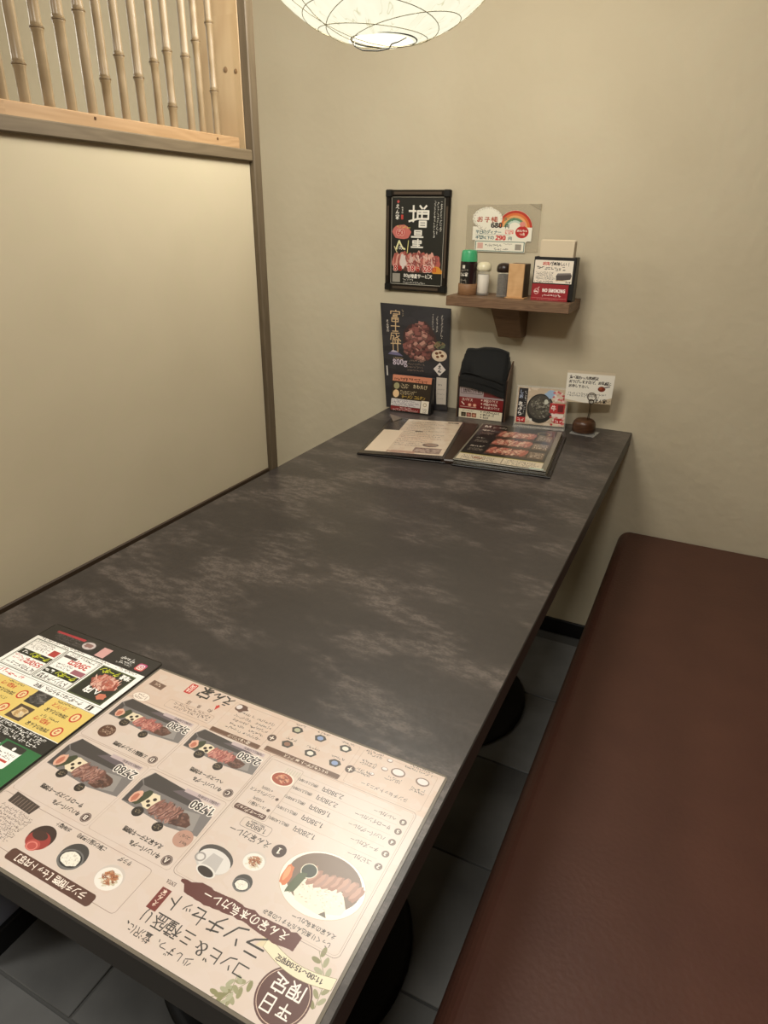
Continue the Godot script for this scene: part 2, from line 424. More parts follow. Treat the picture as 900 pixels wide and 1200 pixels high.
	# the four set meals
	var raw := [Color(0.72, 0.42, 0.38), Color(0.64, 0.33, 0.30), Color(0.80, 0.54, 0.48)]
	var done := [Color(0.55, 0.36, 0.31), Color(0.47, 0.29, 0.25), Color(0.66, 0.48, 0.42)]
	set_cell(p, 194, 69, 107, 89, "A", "牛ハンバーグ&", "えん家ステーキ御膳", "1,780", "円(税込1,958円)", done, 21)
	set_cell(p, 304, 69, 112, 89, "B", "牛ハンバーグ&", "サーロインステーキ御膳", "2,780", "円(税込3,058円)", done, 22)
	set_cell(p, 193, 161, 104, 76, "C", "牛ハンバーグ&", "ヘレステーキ御膳", "2,280", "円(税込2,508円)", raw, 23)
	set_cell(p, 300, 160, 117, 78, "D", "三種盛りランチ御膳", "", "3,280", "円(税込3,608円)", raw, 24)
	p.ell(206, 103, 10.5, 10, Color(0.72, 0.56, 0.49))
	p.text("No.1", 198, 99, 3.6, INK, 0.1, 1.0)
	p.text("コンビ！", 199, 105.5, 3.8, INK, 0.1, 1.0)
	p.ell(392, 178, 11, 10, Color(0.35, 0.22, 0.16))
	p.tiny(384, 173, 16, 3, 2.4, Color(0.85, 0.75, 0.65), r)
	# the curry
	p.outline(8, 70, 183, 168, 6, 0.5, Color(0.55, 0.47, 0.42))
	p.outline(10, 72, 179, 164, 5, 0.3, Color(0.68, 0.60, 0.54))
	var brush := PackedVector2Array()
	for i in 27:
		brush.append(Vector2(46 + i * 5, 59.5 - 1.5 * sin(i * 0.4) + r.randf_range(-0.7, 0.7) + (5.0 if i > 24 else 0.0)))
	for i in 27:
		brush.append(Vector2(176 - i * 5 + r.randf_range(-1, 1), 73.5 + r.randf_range(-1.2, 1.2) - (4.0 if i < 3 else 0.0)))
	p.poly(brush, WINE)
	p.text("えん家の本気カレー", 56, 66.6, 9.2, Color(0.97, 0.93, 0.88), 0.11, 1.13)
	p.text("じっくり煮込んだ牛すじの旨み", 19, 77.5, 4.8, INK, 0.1, 1.06)
	p.text("えん家の本気カレー", 19, 85.5, 4.8, INK, 0.1, 1.06)
	p.ell(112, 135, 7.4, 7.2, Color(0.24, 0.16, 0.14))
	p.latin("1", 109.6, 135, 9.5, Color(0.96, 0.92, 0.86), "Droid Serif", 700)
	p.text("えん家カレー", 123, 135, 8.2, INK, 0.085, 1.02)
	p.outline(132, 142, 35, 11.5, 3, 0.35, Color(0.45, 0.38, 0.34))
	p.text("1,880円", 136, 146.5, 6.6, INK, 0.1, 1.0)
	p.text("(税込2,068円)", 141, 151, 2.6, INK, 0.1, 1.0)
	p.ell(56, 124, 43, 33, Color(0.97, 0.93, 0.87))
	p.line(p.oval(56, 124, 43, 33, 0, 60), 0.6, Color(0.78, 0.70, 0.62), true)
	p.ell(56, 127, 38, 28, Color(0.46, 0.37, 0.30))
	p.blob(52, 112, 28, 15, Color(0.95, 0.90, 0.80), r, 0.08)
	p.heap(52, 112, 24, 11, 110, 1.2, [Color(0.98, 0.94, 0.86), Color(0.88, 0.82, 0.72)], r, 2.2)
	for i in 8:
		p.blob(22 + i * 7.4, 129 + 3 * sin(i * 0.9), 4.6, 9.5, Color(0.62, 0.44, 0.36).lightened(0.05 * (i % 3)), r, 0.15, 0.35)
		p.blob(23 + i * 7.4, 130 + 3 * sin(i * 0.9), 2.6, 7.5, Color(0.72, 0.54, 0.45), r, 0.2, 0.35)
	p.ell(74, 130, 8, 7.4, Color(0.22, 0.25, 0.20))
	p.line(p.oval(74, 130, 8, 7.4, 0, 26), 0.9, Color(0.87, 0.84, 0.76), true)
	for i in 5:
		p.blob(82 - i * 1.6, 113 + i * 0.8, 1.5, 12, Color(0.30, 0.35, 0.22), r, 0.1, 0.12)
	p.blob(91, 117, 5, 11, Color(0.82, 0.46, 0.26), r, 0.15, -0.1)
	p.blob(92, 119, 2.6, 8, Color(0.90, 0.62, 0.42), r, 0.15, -0.1)
	p.poly(PackedVector2Array([Vector2(36, 97), Vector2(44, 97), Vector2(40, 102)]), Color(0.40, 0.36, 0.30))
	bowl_salad(p, 127, 115, 12, r)
	bowl_rice(p, 123, 91, 9.5, r)
	p.ell(163, 97, 20, 13, Color(0.78, 0.76, 0.73), 0.1)
	p.ell(163, 101, 20, 12, Color(0.28, 0.26, 0.25), 0.1)
	p.ell(162, 97, 19, 11.5, Color(0.87, 0.85, 0.82), 0.1)
	p.poly(PackedVector2Array([Vector2(152, 84), Vector2(172, 86), Vector2(168, 104), Vector2(155, 103)]), Color(0.74, 0.72, 0.70))
	p.ell(162, 85, 11.5, 5.6, Color(0.88, 0.86, 0.83), 0.12)
	p.ell(162, 84.6, 9.5, 4.2, Color(0.16, 0.11, 0.09), 0.12)
	p.line(p.oval(177, 95, 5, 4.2, 0, 20), 1.6, Color(0.60, 0.58, 0.56), true)
	# the dearer curries and what they cost
	var rows := [["2", "エビカレー", "1,280円", "(税込1,408円)", 164.0], ["3", "チーズカレー", "1,380円", "(税込1,518円)", 179.5], ["4", "ハンバーグカレー", "1,680円", "(税込1,848円)", 194.5], ["5", "サーロインカレー", "2,280円", "(税込2,508円)", 208.5], ["6", "ヘレカレー", "2,380円", "(税込2,618円)", 221.0]]
	for row in rows:
		p.ell(17, row[4], 3.9, 3.8, Color(0.42, 0.34, 0.29))
		p.latin(row[0], 15.5, row[4], 5.4, Color(0.96, 0.92, 0.86), "Droid Sans", 700)
		p.text(row[1], 25, row[4], 5.2, INK, 0.09, 1.02)
		p.text(row[2], 88, row[4] - 0.5, 7.0, INK, 0.08, 1.0)
		p.text(row[3], 120, row[4] - 0.5, 4.0, INK, 0.1, 1.0)
		p.rect(22, row[4] + 6.6, 122, 0.3, Color(0.62, 0.54, 0.48))
	p.outline(145, 156, 43, 76, 3, 0.35, Color(0.62, 0.54, 0.48))
	p.poly(p.rounded(147, 157, 39, 7, 2.4), Color(0.33, 0.20, 0.16))
	p.text("カレーオプション", 149, 160.5, 4.2, Color(0.97, 0.92, 0.86), 0.12, 1.06)
	for o in [["ルー大盛り", "+100円", 170.0], ["シングルライス", "+100円", 186.0]]:
		p.ell(150, o[2], 1.9, 1.9, Color(0.33, 0.24, 0.20))
		p.text(o[0], 154, o[2], 4.4, INK, 0.1, 1.0)
		p.text(o[1], 160, o[2] + 7, 4.2, INK, 0.1, 1.0)
	p.ell(161, 212, 14, 10, Color(0.95, 0.89, 0.82))
	p.ell(161, 212, 12.5, 8.4, Color(0.62, 0.28, 0.18))
	p.blob(161, 213, 8, 5, Color(0.78, 0.50, 0.36), r, 0.2)
	p.heap(161, 212, 8, 4.5, 16, 2.4, [Color(0.85, 0.62, 0.48), Color(0.55, 0.24, 0.16)], r)
	for i in 6:
		p.rect(147 + i * 3.2, 221, 1.6, 8, Color(0.78, 0.74, 0.66))
	# drinks, sweets, course
	for b in [[212.0, 235.5, 72.0, "選べるドリンク"], [106.0, 239.0, 100.0, "ひとくちデザート or アイス"]]:
		p.poly(p.rounded(b[0], b[1], b[2], 7.2, 1.5), Color(0.40, 0.28, 0.21))
		p.text(b[3], b[0] + 14, b[1] + 3.6, 4.4, Color(0.96, 0.91, 0.84), 0.11, 1.05)
		p.outline(b[0], b[1] + 1, b[2], 54, 2, 0.35, Color(0.66, 0.55, 0.47))
	for g in [[188, 284], [156, 285], [121, 284], [186, 259], [154, 259], [121, 259]]:
		p.poly(PackedVector2Array([Vector2(g[0] - 8, g[1] + 1), Vector2(g[0] - 4, g[1] - 5), Vector2(g[0] + 4, g[1] - 5.4), Vector2(g[0] + 8, g[1] + 1), Vector2(g[0] + 3, g[1] + 5.4), Vector2(g[0] - 4, g[1] + 5)]), Color(0.22, 0.20, 0.17))
		p.ell(g[0], g[1], 4, 3.2, [Color(0.93, 0.90, 0.85), Color(0.52, 0.60, 0.76), Color(0.55, 0.40, 0.32), Color(0.35, 0.38, 0.28), Color(0.70, 0.70, 0.58), Color(0.88, 0.86, 0.80)][r.randi() % 6])
		p.tiny(g[0] - 8, g[1] + 7, 17, 1, 2.4, INK, r)
	for c in [[208, 259], [101, 259]]:
		p.ell(c[0], c[1], 5.6, 5.6, Color(0.32, 0.24, 0.20))
		p.rect(c[0] - 3.2, c[1] - 0.7, 6.4, 1.4, Color(0.95, 0.9, 0.84))
		p.rect(c[0] - 0.7, c[1] - 3.2, 1.4, 6.4, Color(0.95, 0.9, 0.84))
	for i in 5:
		p.tiny(218, 248 + i * 7, 24, 1, 2.8, INK, r)
		p.tiny(247, 248 + i * 7, 24, 1, 2.8, INK, r)
	p.blob(272, 284, 9, 6, Color(0.36, 0.24, 0.20), r, 0.25)
	p.ell(276, 285, 4, 4, Color(0.86, 0.82, 0.80))
	p.outline(7, 241, 93, 52, 2, 0.35, Color(0.70, 0.60, 0.52))
	p.text("ランチセットメニュー", 24, 247.5, 5.6, INK, 0.08, 1.02)
	for e in [[20, 279, 8.0], [50, 279, 8.6], [66, 277, 4.0], [66, 291, 3.6], [76, 264, 3.2]]:
		p.ell(e[0], e[1], e[2], e[2] * 0.72, Color(0.46, 0.36, 0.30))
		p.ell(e[0], e[1] + 0.4, e[2] * 0.8, e[2] * 0.52, Color(0.90, 0.86, 0.84))
	for e in [[12, 262, 16], [42, 264, 20], [76, 258, 20], [76, 272, 20], [76, 288, 20], [14, 290, 34]]:
		p.tiny(e[0], e[1], e[2], 2, 2.4, INK, r)
	# name of the house
	p.char_at("え", 287, 277, 17, INK, 0.11)
	p.char_at("ん", 303, 277, 18, INK, 0.11)
	p.char_at("家", 321, 276, 21, INK, 0.12)
	p.ell(301, 274, 1.6, 2.2, Color(0.75, 0.16, 0.14))
	p.poly(PackedVector2Array([Vector2(298, 274), Vector2(304, 274), Vector2(301, 266)]), Color(0.75, 0.16, 0.14))
	p.poly(p.rounded(349, 275, 11, 19, 2), Color(0.74, 0.18, 0.16))
	p.vertical("焼肉", 354.5, 276.5, 7.6, Color(0.97, 0.9, 0.84), 0.11, 1.05)
	var sx := 302.0
	for ch in ["和", "泉", "店"]:
		p.char_at(ch, sx, 259, 6.2, Color(0.30, 0.22, 0.18), 0.1)
		sx += 17.0
	p.outline(292, 243, 72, 14, 3, 0.35, Color(0.62, 0.52, 0.46))
	p.tiny(296, 246, 64, 2, 3.4, Color(0.30, 0.22, 0.19), r)
	p.ell(401, 243, 13, 7.5, Color(0.95, 0.89, 0.83))
	p.line(p.oval(401, 243, 13, 7.5, 0, 30), 0.35, Color(0.55, 0.45, 0.40), true)
	p.tiny(393, 239, 16, 2, 3.0, Color(0.30, 0.22, 0.19), r)
	p.poly(PackedVector2Array([Vector2(388, 264), Vector2(411, 266), Vector2(410, 276), Vector2(387, 274)]), Color(0.45, 0.34, 0.28))
	p.tiny(391, 268, 17, 1, 3.6, Color(0.90, 0.82, 0.74), r)
	return p

func print_offers() -> Pad:
	# A4 upright sheet of offers; its head is green, its foot black
	var white := Color(1.0, 0.99, 0.96)
	var p := Pad.new(210, 297, 4.2, white)
	var r := seeded(31)
	p.rect(0, 0, 210, 108, Color(0.13, 0.42, 0.22))
	for i in 40:
		p.blob(r.randf() * 210, r.randf() * 100, 14, 8, Color(0.15, 0.46, 0.25).darkened(r.randf() * 0.1), r, 0.3)
	for c in [[22.0, 70.0, 34.0, 32.0], [60.0, 78.0, 44.0, 26.0], [120.0, 72.0, 40.0, 30.0]]:
		p.poly(p.rounded(c[0], c[1], c[2], c[3], 3), white)
		p.poly(p.rounded(c[0], c[1] + c[3] - 8, c[2], 9, 2), Color(0.15, 0.16, 0.14))
		p.rect(c[0] + 5, c[1] + 8, c[2] - 10, 3, Color(0.75, 0.25, 0.20))
		p.tiny(c[0] + 4, c[1] + 13, c[2] - 8, 2, 2.4, INK, r)
	p.ell(37, 97, 2.4, 2.6, white)
	p.rect(0, 105, 210, 21, Color(0.09, 0.09, 0.08))
	for i in 3:
		p.tiny(16, 108 + i * 6, 180, 1, 3.8, white, r)
	p.rect(0, 127, 210, 54, Color(0.90, 0.79, 0.44))
	for q in [[17.0, 166.0, "1", "えん家"], [17.0, 139.0, "2", "肉の日"], [114.0, 166.0, "3", "えん家"], [114.0, 139.0, "4", "飯店"]]:
		p.ell(q[0], q[1], 7, 8, Color(0.78, 0.24, 0.14))
		p.ell(q[0], q[1], 5, 6, Color(0.93, 0.85, 0.62))
		p.latin(q[2], q[0] - 2.6, q[1], 9, Color(0.78, 0.24, 0.14), "Droid Sans", 700)
		p.text("焼肉のえん家", q[0] + 10, q[1] - 5, 6.2, INK, 0.11, 1.0)
		p.text("スパイス" if q[2] == "1" else "特選いか", q[0] + 20, q[1] + 5, 6.6, Color(0.74, 0.22, 0.12), 0.12, 1.0)
		p.tiny(q[0] + 12, q[1] + 10, 34, 1, 3, INK, r)
	p.rect(74, 158, 28, 23, Color(0.17, 0.16, 0.15))
	p.heap(88, 169, 12, 9, 50, 3, [Color(0.26, 0.25, 0.24), Color(0.12, 0.11, 0.11), Color(0.40, 0.38, 0.36)], r, 3.2)
	p.rect(74, 130, 26, 24, Color(0.30, 0.23, 0.17))
	p.blob(87, 142, 10, 9, Color(0.86, 0.75, 0.55), r, 0.2)
	p.heap(87, 142, 8, 6, 16, 3, [Color(0.92, 0.83, 0.66), Color(0.76, 0.60, 0.38)], r)
	p.rect(0, 181, 210, 13, white)
	p.rect(0, 181, 210, 0.6, INK)
	p.rect(0, 193, 210, 0.6, INK)
	p.text("クーポンはこちらから、限定", 30, 187.3, 6.6, INK, 0.13, 1.02)
	p.tiny(140, 184, 60, 1, 6, Color(0.78, 0.2, 0.16), r)
	p.rect(12, 183, 9, 9, INK)
	p.latin("f", 15, 187.5, 10, white, "Droid Sans", 700)
	for b in [[72.0, 197.0, 64.0, 62.0], [139.0, 197.0, 64.0, 62.0]]:
		p.outline(b[0], b[1], b[2], b[3], 1, 1.1, Color(0.15, 0.20, 0.12))
		p.outline(b[0] + 2, b[1] + 2, b[2] - 4, b[3] - 4, 1, 0.4, Color(0.15, 0.20, 0.12))
	p.text("ドリンク半額", 77, 204, 8.6, INK, 0.12, 1.05)
	p.rect(74, 211, 60, 11, Color(0.11, 0.13, 0.09))
	p.text("クーポン", 77, 216.6, 9, Color(0.83, 0.85, 0.18), 0.15, 1.02)
	p.tiny(117, 213, 15, 1, 7, white, r)
	p.rect(74, 224, 22, 9, Color(0.62, 0.38, 0.42))
	p.tiny(100, 225, 32, 2, 3.2, INK, r)
	p.text("390円", 80, 242, 13, Color(0.76, 0.20, 0.18), 0.14, 1.0)
	p.rect(110, 246, 24, 5, Color(0.3, 0.27, 0.26))
	p.tiny(76, 251, 56, 1, 4, INK, r)
	p.text("以下のメニュー", 142, 204, 8, INK, 0.12, 1.0)
	p.text("550円", 142, 216, 11, Color(0.76, 0.20, 0.18), 0.14, 1.0)
	p.tiny(172, 212, 28, 2, 3.6, Color(0.7, 0.2, 0.18), r)
	p.rect(141, 224, 60, 11, Color(0.11, 0.13, 0.09))
	p.text("クーポン", 144, 229.6, 9, Color(0.83, 0.85, 0.18), 0.15, 1.02)
	p.tiny(184, 226, 15, 1, 7, white, r)
	p.rect(143, 238, 14, 12, Color(0.70, 0.24, 0.22))
	for i in 4:
		p.tiny(160, 239 + i * 4.6, 40, 1, 2.8, Color(0.4, 0.34, 0.3), r)
	p.rect(8, 196, 61, 62, Color(0.10, 0.12, 0.08))
	p.outline(9.5, 197.5, 58, 59, 1, 0.6, Color(0.45, 0.52, 0.30))
	p.text("増量", 12, 250, 8.6, white, 0.14, 1.0)
	p.text("クーポン", 32, 250, 8.6, Color(0.83, 0.85, 0.18), 0.15, 0.98)
	p.blob(38, 231, 24, 13, Color(0.62, 0.30, 0.24), r, 0.15)
	p.heap(38, 231, 22, 12, 110, 3.4, [Color(0.86, 0.56, 0.48), Color(0.74, 0.38, 0.30), Color(0.92, 0.72, 0.64), Color(0.60, 0.25, 0.20)], r, 3.0, 1.2)
	p.char_at("肉", 40, 205, 13, white, 0.16)
	p.char_at("八", 28, 207, 11, white, 0.16)
	p.blob(20, 209, 7, 6, Color(0.80, 0.46, 0.36), r, 0.2)
	for i in 4:
		p.tiny(12 + i * 50, 261, 40, 1, 3.2, INK, r)
	p.rect(0, 265, 210, 32, Color(0.12, 0.11, 0.11))
	p.poly(PackedVector2Array([Vector2(132, 289), Vector2(192, 287), Vector2(192, 283), Vector2(132, 284)]), Color(0.72, 0.20, 0.24))
	for i in 3:
		p.tiny(134, 270 + i * 5, 56, 1, 3, Color(0.45, 0.42, 0.42), r)
	p.rect(110, 270, 26, 21, Color(0.20, 0.19, 0.18))
	p.ell(122, 280, 11, 8, Color(0.80, 0.75, 0.74))
	p.blob(123, 280, 7, 4, Color(0.55, 0.42, 0.40), r, 0.3)
	p.rect(82, 268, 17, 20, Color(0.84, 0.64, 0.62))
	p.tiny(34, 279, 28, 1, 5, white, r)
	p.tiny(34, 271, 26, 2, 2.6, white, r)
	for i in 12:
		var t := i / 11.0
		p.poly(p.rounded(12.0, 270, 15, 15, 4), Color(0.80, 0.28, 0.34)) if i == 0 else p.rect(13.0, 271 + t * 12, 13, 1.3, Color(0.85, 0.50, 0.35).lerp(Color(0.66, 0.22, 0.50), t))
	p.outline(15, 273, 9, 9, 2.4, 1.1, white)
	p.line(p.oval(19.5, 277.5, 2.2, 2.2, 0, 20), 1.0, white, true)
	return p

func print_extra_meat() -> Pad:
	# the framed poster: white brush title on black
	var p := Pad.new(170, 250, 3.2, Color(0.15, 0.15, 0.13))
	var r := seeded(41)
	var white := Color(0.95, 0.93, 0.88)
	p.outline(1.5, 1.5, 167, 247, 0.5, 1.6, Color(0.72, 0.70, 0.64))
	p.char_at("増", 58, 18, 64, white, 0.085, 0.95)
	p.char_at("量", 62, 88, 52, white, 0.085, 0.9)
	p.ell(22, 14, 4, 4, Color(0.78, 0.34, 0.32))
	p.vertical("えん家", 20, 20, 13, white, 0.13, 1.15)
	p.vertical("和泉店", 36, 28, 5, white, 0.12, 1.3)
	p.poly(p.rounded(32, 50, 7, 13, 1), Color(0.76, 0.28, 0.25))
	p.tiny_down(136, 12, 100, 4.4, white, r)
	p.tiny_down(146, 14, 88, 4.0, white, r)
	p.tiny_down(156, 12, 80, 4.4, white, r)
	p.blob(36, 98, 30, 20, Color(0.82, 0.46, 0.42), r, 0.12)
	p.tiny(12, 80, 50, 1, 6, Color(0.85, 0.80, 0.40), r)
	p.rimmed("60", 18, 100, 22, Color(0.75, 0.16, 0.15), Color(0.95, 0.80, 0.74), 1.4)
	p.char_at("八", 16, 116, 34, Color(0.95, 0.93, 0.70), 0.15)
	p.char_at("の", 27, 136, 12, white, 0.14)
	p.line(PackedVector2Array([Vector2(12, 140), Vector2(36, 186)]), 3, Color(0.88, 0.82, 0.62))
	p.line(PackedVector2Array([Vector2(58, 122), Vector2(52, 186)]), 2.4, Color(0.90, 0.86, 0.55))
	p.blob(88, 184, 78, 30, Color(0.38, 0.24, 0.20), r, 0.06)
	for i in 26:
		p.blob(14 + i * 5.6, 184 + r.randf_range(-12, 10), 8, 22, [Color(0.82, 0.52, 0.47), Color(0.72, 0.38, 0.34), Color(0.88, 0.65, 0.58), Color(0.62, 0.30, 0.27)][i % 4], r, 0.2, r.randf_range(-0.3, 0.5))
	p.heap(98, 182, 62, 18, 130, 5, [Color(0.88, 0.66, 0.58), Color(0.70, 0.36, 0.32), Color(0.93, 0.78, 0.72), Color(0.55, 0.26, 0.24)], r, 3.2, 1.1)
	p.blob(42, 182, 10, 20, Color(0.90, 0.84, 0.80), r, 0.2)
	p.blob(154, 206, 14, 14, Color(0.85, 0.58, 0.22), r, 0.2)
	for q in [["8", 10.0], ["18", 54.0], ["28", 108.0]]:
		p.rimmed(q[0], q[1], 202, 24, Color(0.74, 0.12, 0.12), Color(0.95, 0.86, 0.80), 1.5)
		p.char_at("日", q[1] + (16.0 if q[0].length() < 2 else 30.0), 196, 12, Color(0.80, 0.20, 0.18), 0.16)
	p.rect(3, 214, 164, 33, Color(0.13, 0.13, 0.11))
	p.rect(7, 218, 26, 26, Color(0.62, 0.60, 0.55))
	p.text("80g増量サービス", 44, 223, 12, white, 0.15, 1.0)
	p.tiny(42, 232, 38, 1, 4, white, r)
	p.tiny(42, 240, 76, 1, 4.6, white, r)
	return p

func print_mountain_heap() -> Pad:
	# the menu board: a heap of cubed meat on black
	var p := Pad.new(205, 300, 3.0, Color(0.14, 0.13, 0.14))
	var r := seeded(51)
	var gold := Color(0.78, 0.66, 0.50)
	for i in 60:
		p.blob(r.randf() * 205, r.randf() * 300, 30, 14, Color(0.14, 0.13, 0.14).lightened(r.randf() * 0.05), r, 0.3)
	p.vertical("富士盛り", 44, 18, 33, gold, 0.085, 0.94)
	p.vertical("えん家の", 20, 46, 8, Color(0.82, 0.78, 0.72), 0.13, 1.1)
	p.tiny_down(64, 14, 18, 3.6, Color(0.70, 0.62, 0.5), r)
	for q in [[152, 20, 46], [164, 24, 44], [178, 18, 66]]:
		p.tiny_down(q[0], q[1], q[2], 4.2, Color(0.80, 0.76, 0.70), r)
	p.blob(118, 104, 54, 58, Color(0.22, 0.13, 0.12), r, 0.1)
	for i in 130:
		var a := r.randf() * TAU
		var d := sqrt(r.randf())
		var x := 118 + cos(a) * 50 * d * (0.62 + 0.38 * clampf(sin(a) * d + 0.6, 0.0, 1.0))
		var y := 104 + sin(a) * 54 * d
		var s := r.randf_range(5, 10)
		var c: Color = [Color(0.52, 0.31, 0.28), Color(0.64, 0.43, 0.39), Color(0.40, 0.22, 0.20), Color(0.72, 0.53, 0.47), Color(0.45, 0.27, 0.24)][r.randi() % 5]
		var t := r.randf_range(-0.7, 0.7)
		p.poly(PackedVector2Array([Vector2(x, y) + Vector2(-s, -s * 0.7).rotated(t), Vector2(x, y) + Vector2(s * 0.8, -s * 0.8).rotated(t), Vector2(x, y) + Vector2(s, s * 0.7).rotated(t), Vector2(x, y) + Vector2(-s * 0.8, s * 0.8).rotated(t)]), c.darkened(0.35))
		p.poly(PackedVector2Array([Vector2(x, y) + Vector2(-s, -s * 0.7).rotated(t), Vector2(x, y) + Vector2(s * 0.8, -s * 0.8).rotated(t), Vector2(x, y) + Vector2(s * 0.7, s * 0.2).rotated(t), Vector2(x, y) + Vector2(-s * 0.8, s * 0.3).rotated(t)]), c)
	p.heap(176, 108, 14, 10, 20, 5, [Color(0.35, 0.38, 0.24), Color(0.50, 0.42, 0.28)], r)
	p.ell(176, 138, 22, 17, Color(0.84, 0.76, 0.66))
	p.ell(176, 136, 17, 12, Color(0.88, 0.80, 0.68))
	for q in [[168, 132, 5], [178, 129, 4.4], [184, 138, 5], [171, 142, 4.6]]:
		p.ell(q[0], q[1], q[2], q[2] * 0.8, Color(0.42, 0.24, 0.14))
	p.poly(PackedVector2Array([Vector2(16, 144), Vector2(32, 132), Vector2(44, 134), Vector2(66, 148)]), Color(0.42, 0.40, 0.52))
	p.poly(PackedVector2Array([Vector2(26, 137), Vector2(32, 132), Vector2(44, 134), Vector2(48, 138)]), Color(0.74, 0.70, 0.74))
	p.text("800g", 30, 166, 20, Color(0.78, 0.72, 0.76), 0.15, 1.0)
	p.tiny(34, 152, 30, 1, 4, gold, r)
	for i in 4:
		p.tiny(78, 158 + i * 9, 58, 1, 3.6, Color(0.62, 0.52, 0.44), r)
	p.poly(PackedVector2Array([Vector2(178, 158), Vector2(196, 178), Vector2(178, 198), Vector2(160, 178)]), Color(0.88, 0.84, 0.80))
	p.vertical("えん", 178, 166, 11, INK, 0.16, 1.05)
	p.rect(170, 202, 30, 80, Color(0.80, 0.76, 0.70))
	p.tiny(173, 222, 14, 1, 3.4, INK, r)
	for i in 3:
		p.tiny(173, 236 + i * 14, 22, 1, 2.4, Color(0.5, 0.46, 0.42), r)
	p.rect(8, 178, 4, 28, Color(0.80, 0.78, 0.74))
	return p

func print_shelf_card() -> Pad:
	# small dark card in the stand in front of the board
	var p := Pad.new(150, 112, 3.0, Color(0.19, 0.15, 0.11))
	var r := seeded(61)
	var pale := Color(0.88, 0.80, 0.64)
	p.rect(0, 0, 150, 19, Color(0.80, 0.52, 0.40))
	p.tiny(8, 6, 134, 1, 9, Color(0.22, 0.12, 0.09), r)
	p.ell(18, 34, 11, 10, Color(0.60, 0.58, 0.42))
	p.ell(18, 58, 12, 12, Color(0.88, 0.74, 0.56))
	p.tiny(34, 26, 30, 2, 5, pale, r)
	p.text("きわたけ", 80, 30, 13, pale, 0.11, 1.1)
	p.tiny(34, 46, 60, 2, 4.4, pale, r)
	p.text("ラーメン コムタン", 40, 64, 11, Color(0.80, 0.66, 0.30), 0.12, 1.0)
	p.rect(2, 74, 114, 22, Color(0.83, 0.80, 0.78))
	for i in 3:
		p.tiny(5, 76 + i * 6.6, 106, 1, 4.4, Color(0.33, 0.28, 0.36), r)
	p.rect(2, 97, 114, 13, Color(0.48, 0.13, 0.14))
	p.tiny(36, 98, 50, 1, 4, Color(0.93, 0.85, 0.8), r)
	p.tiny(8, 104, 100, 1, 4.4, Color(0.93, 0.85, 0.8), r)
	p.rect(118, 72, 30, 38, Color(0.92, 0.88, 0.80))
	p.line(p.oval(133, 84, 6, 5, 0, 20), 1.6, Color(0.60, 0.50, 0.30), true)
	p.tiny(124, 95, 18, 3, 3, INK, r)
	return p

func print_tray_panel() -> Pad:
	# the three strips on the front of the box of bibs
	var p := Pad.new(150, 120, 3.0, Color(0.14, 0.10, 0.09))
	var r := seeded(71)
	var pale := Color(0.94, 0.89, 0.82)
	p.rect(6, 24, 138, 34, Color(0.66, 0.60, 0.60))
	p.rect(82, 28, 56, 25, Color(0.42, 0.14, 0.15))
	p.outline(10, 29, 68, 18, 3, 1.2, Color(0.30, 0.22, 0.22))
	p.text("焼肉のたれ", 16, 38, 11, Color(0.25, 0.17, 0.17), 0.13, 1.05)
	p.rect(6, 58, 138, 34, Color(0.50, 0.12, 0.13))
	p.text("スパイス", 14, 65, 8.4, pale, 0.13, 1.05)
	p.line(PackedVector2Array([Vector2(14, 73), Vector2(22, 80)]), 3, pale)
	for q in [[40, 80], [56, 80]]:
		p.ell(q[0], q[1], 6, 5, Color(0.85, 0.55, 0.45))
		p.ell(q[0], q[1], 3, 2.6, Color(0.93, 0.80, 0.70))
	p.rect(10, 86, 52, 1, pale)
	p.rect(6, 93, 138, 26, Color(0.93, 0.89, 0.78))
	for q in [[14, Color(0.25, 0.20, 0.10)], [31, Color(0.72, 0.38, 0.30)], [48, Color(0.80, 0.50, 0.36)]]:
		p.rect(q[0], 103, 15, 13, q[1].darkened(0.3))
		p.blob(q[0] + 7.5, 110, 5.5, 4.6, q[1].lightened(0.2), r, 0.25)
	p.tiny(16, 96, 46, 1, 2.6, INK, r)
	for i in 3:
		p.ell(78, 63 + i * 10, 2.2, 2.2, pale)
		p.text(["特選スパイス", "特選みそだれ", "えん家スパイス"][i], 84, 63 + i * 10, 7.2, pale, 0.13, 1.0)
		p.ell(78, 97 + i * 8, 1.8, 1.8, INK)
		p.text(["すりおろしにんにく", "胡ポンチーズ", "わさび"][i], 84, 97 + i * 8, 6.4, INK, 0.13, 0.9)
	return p

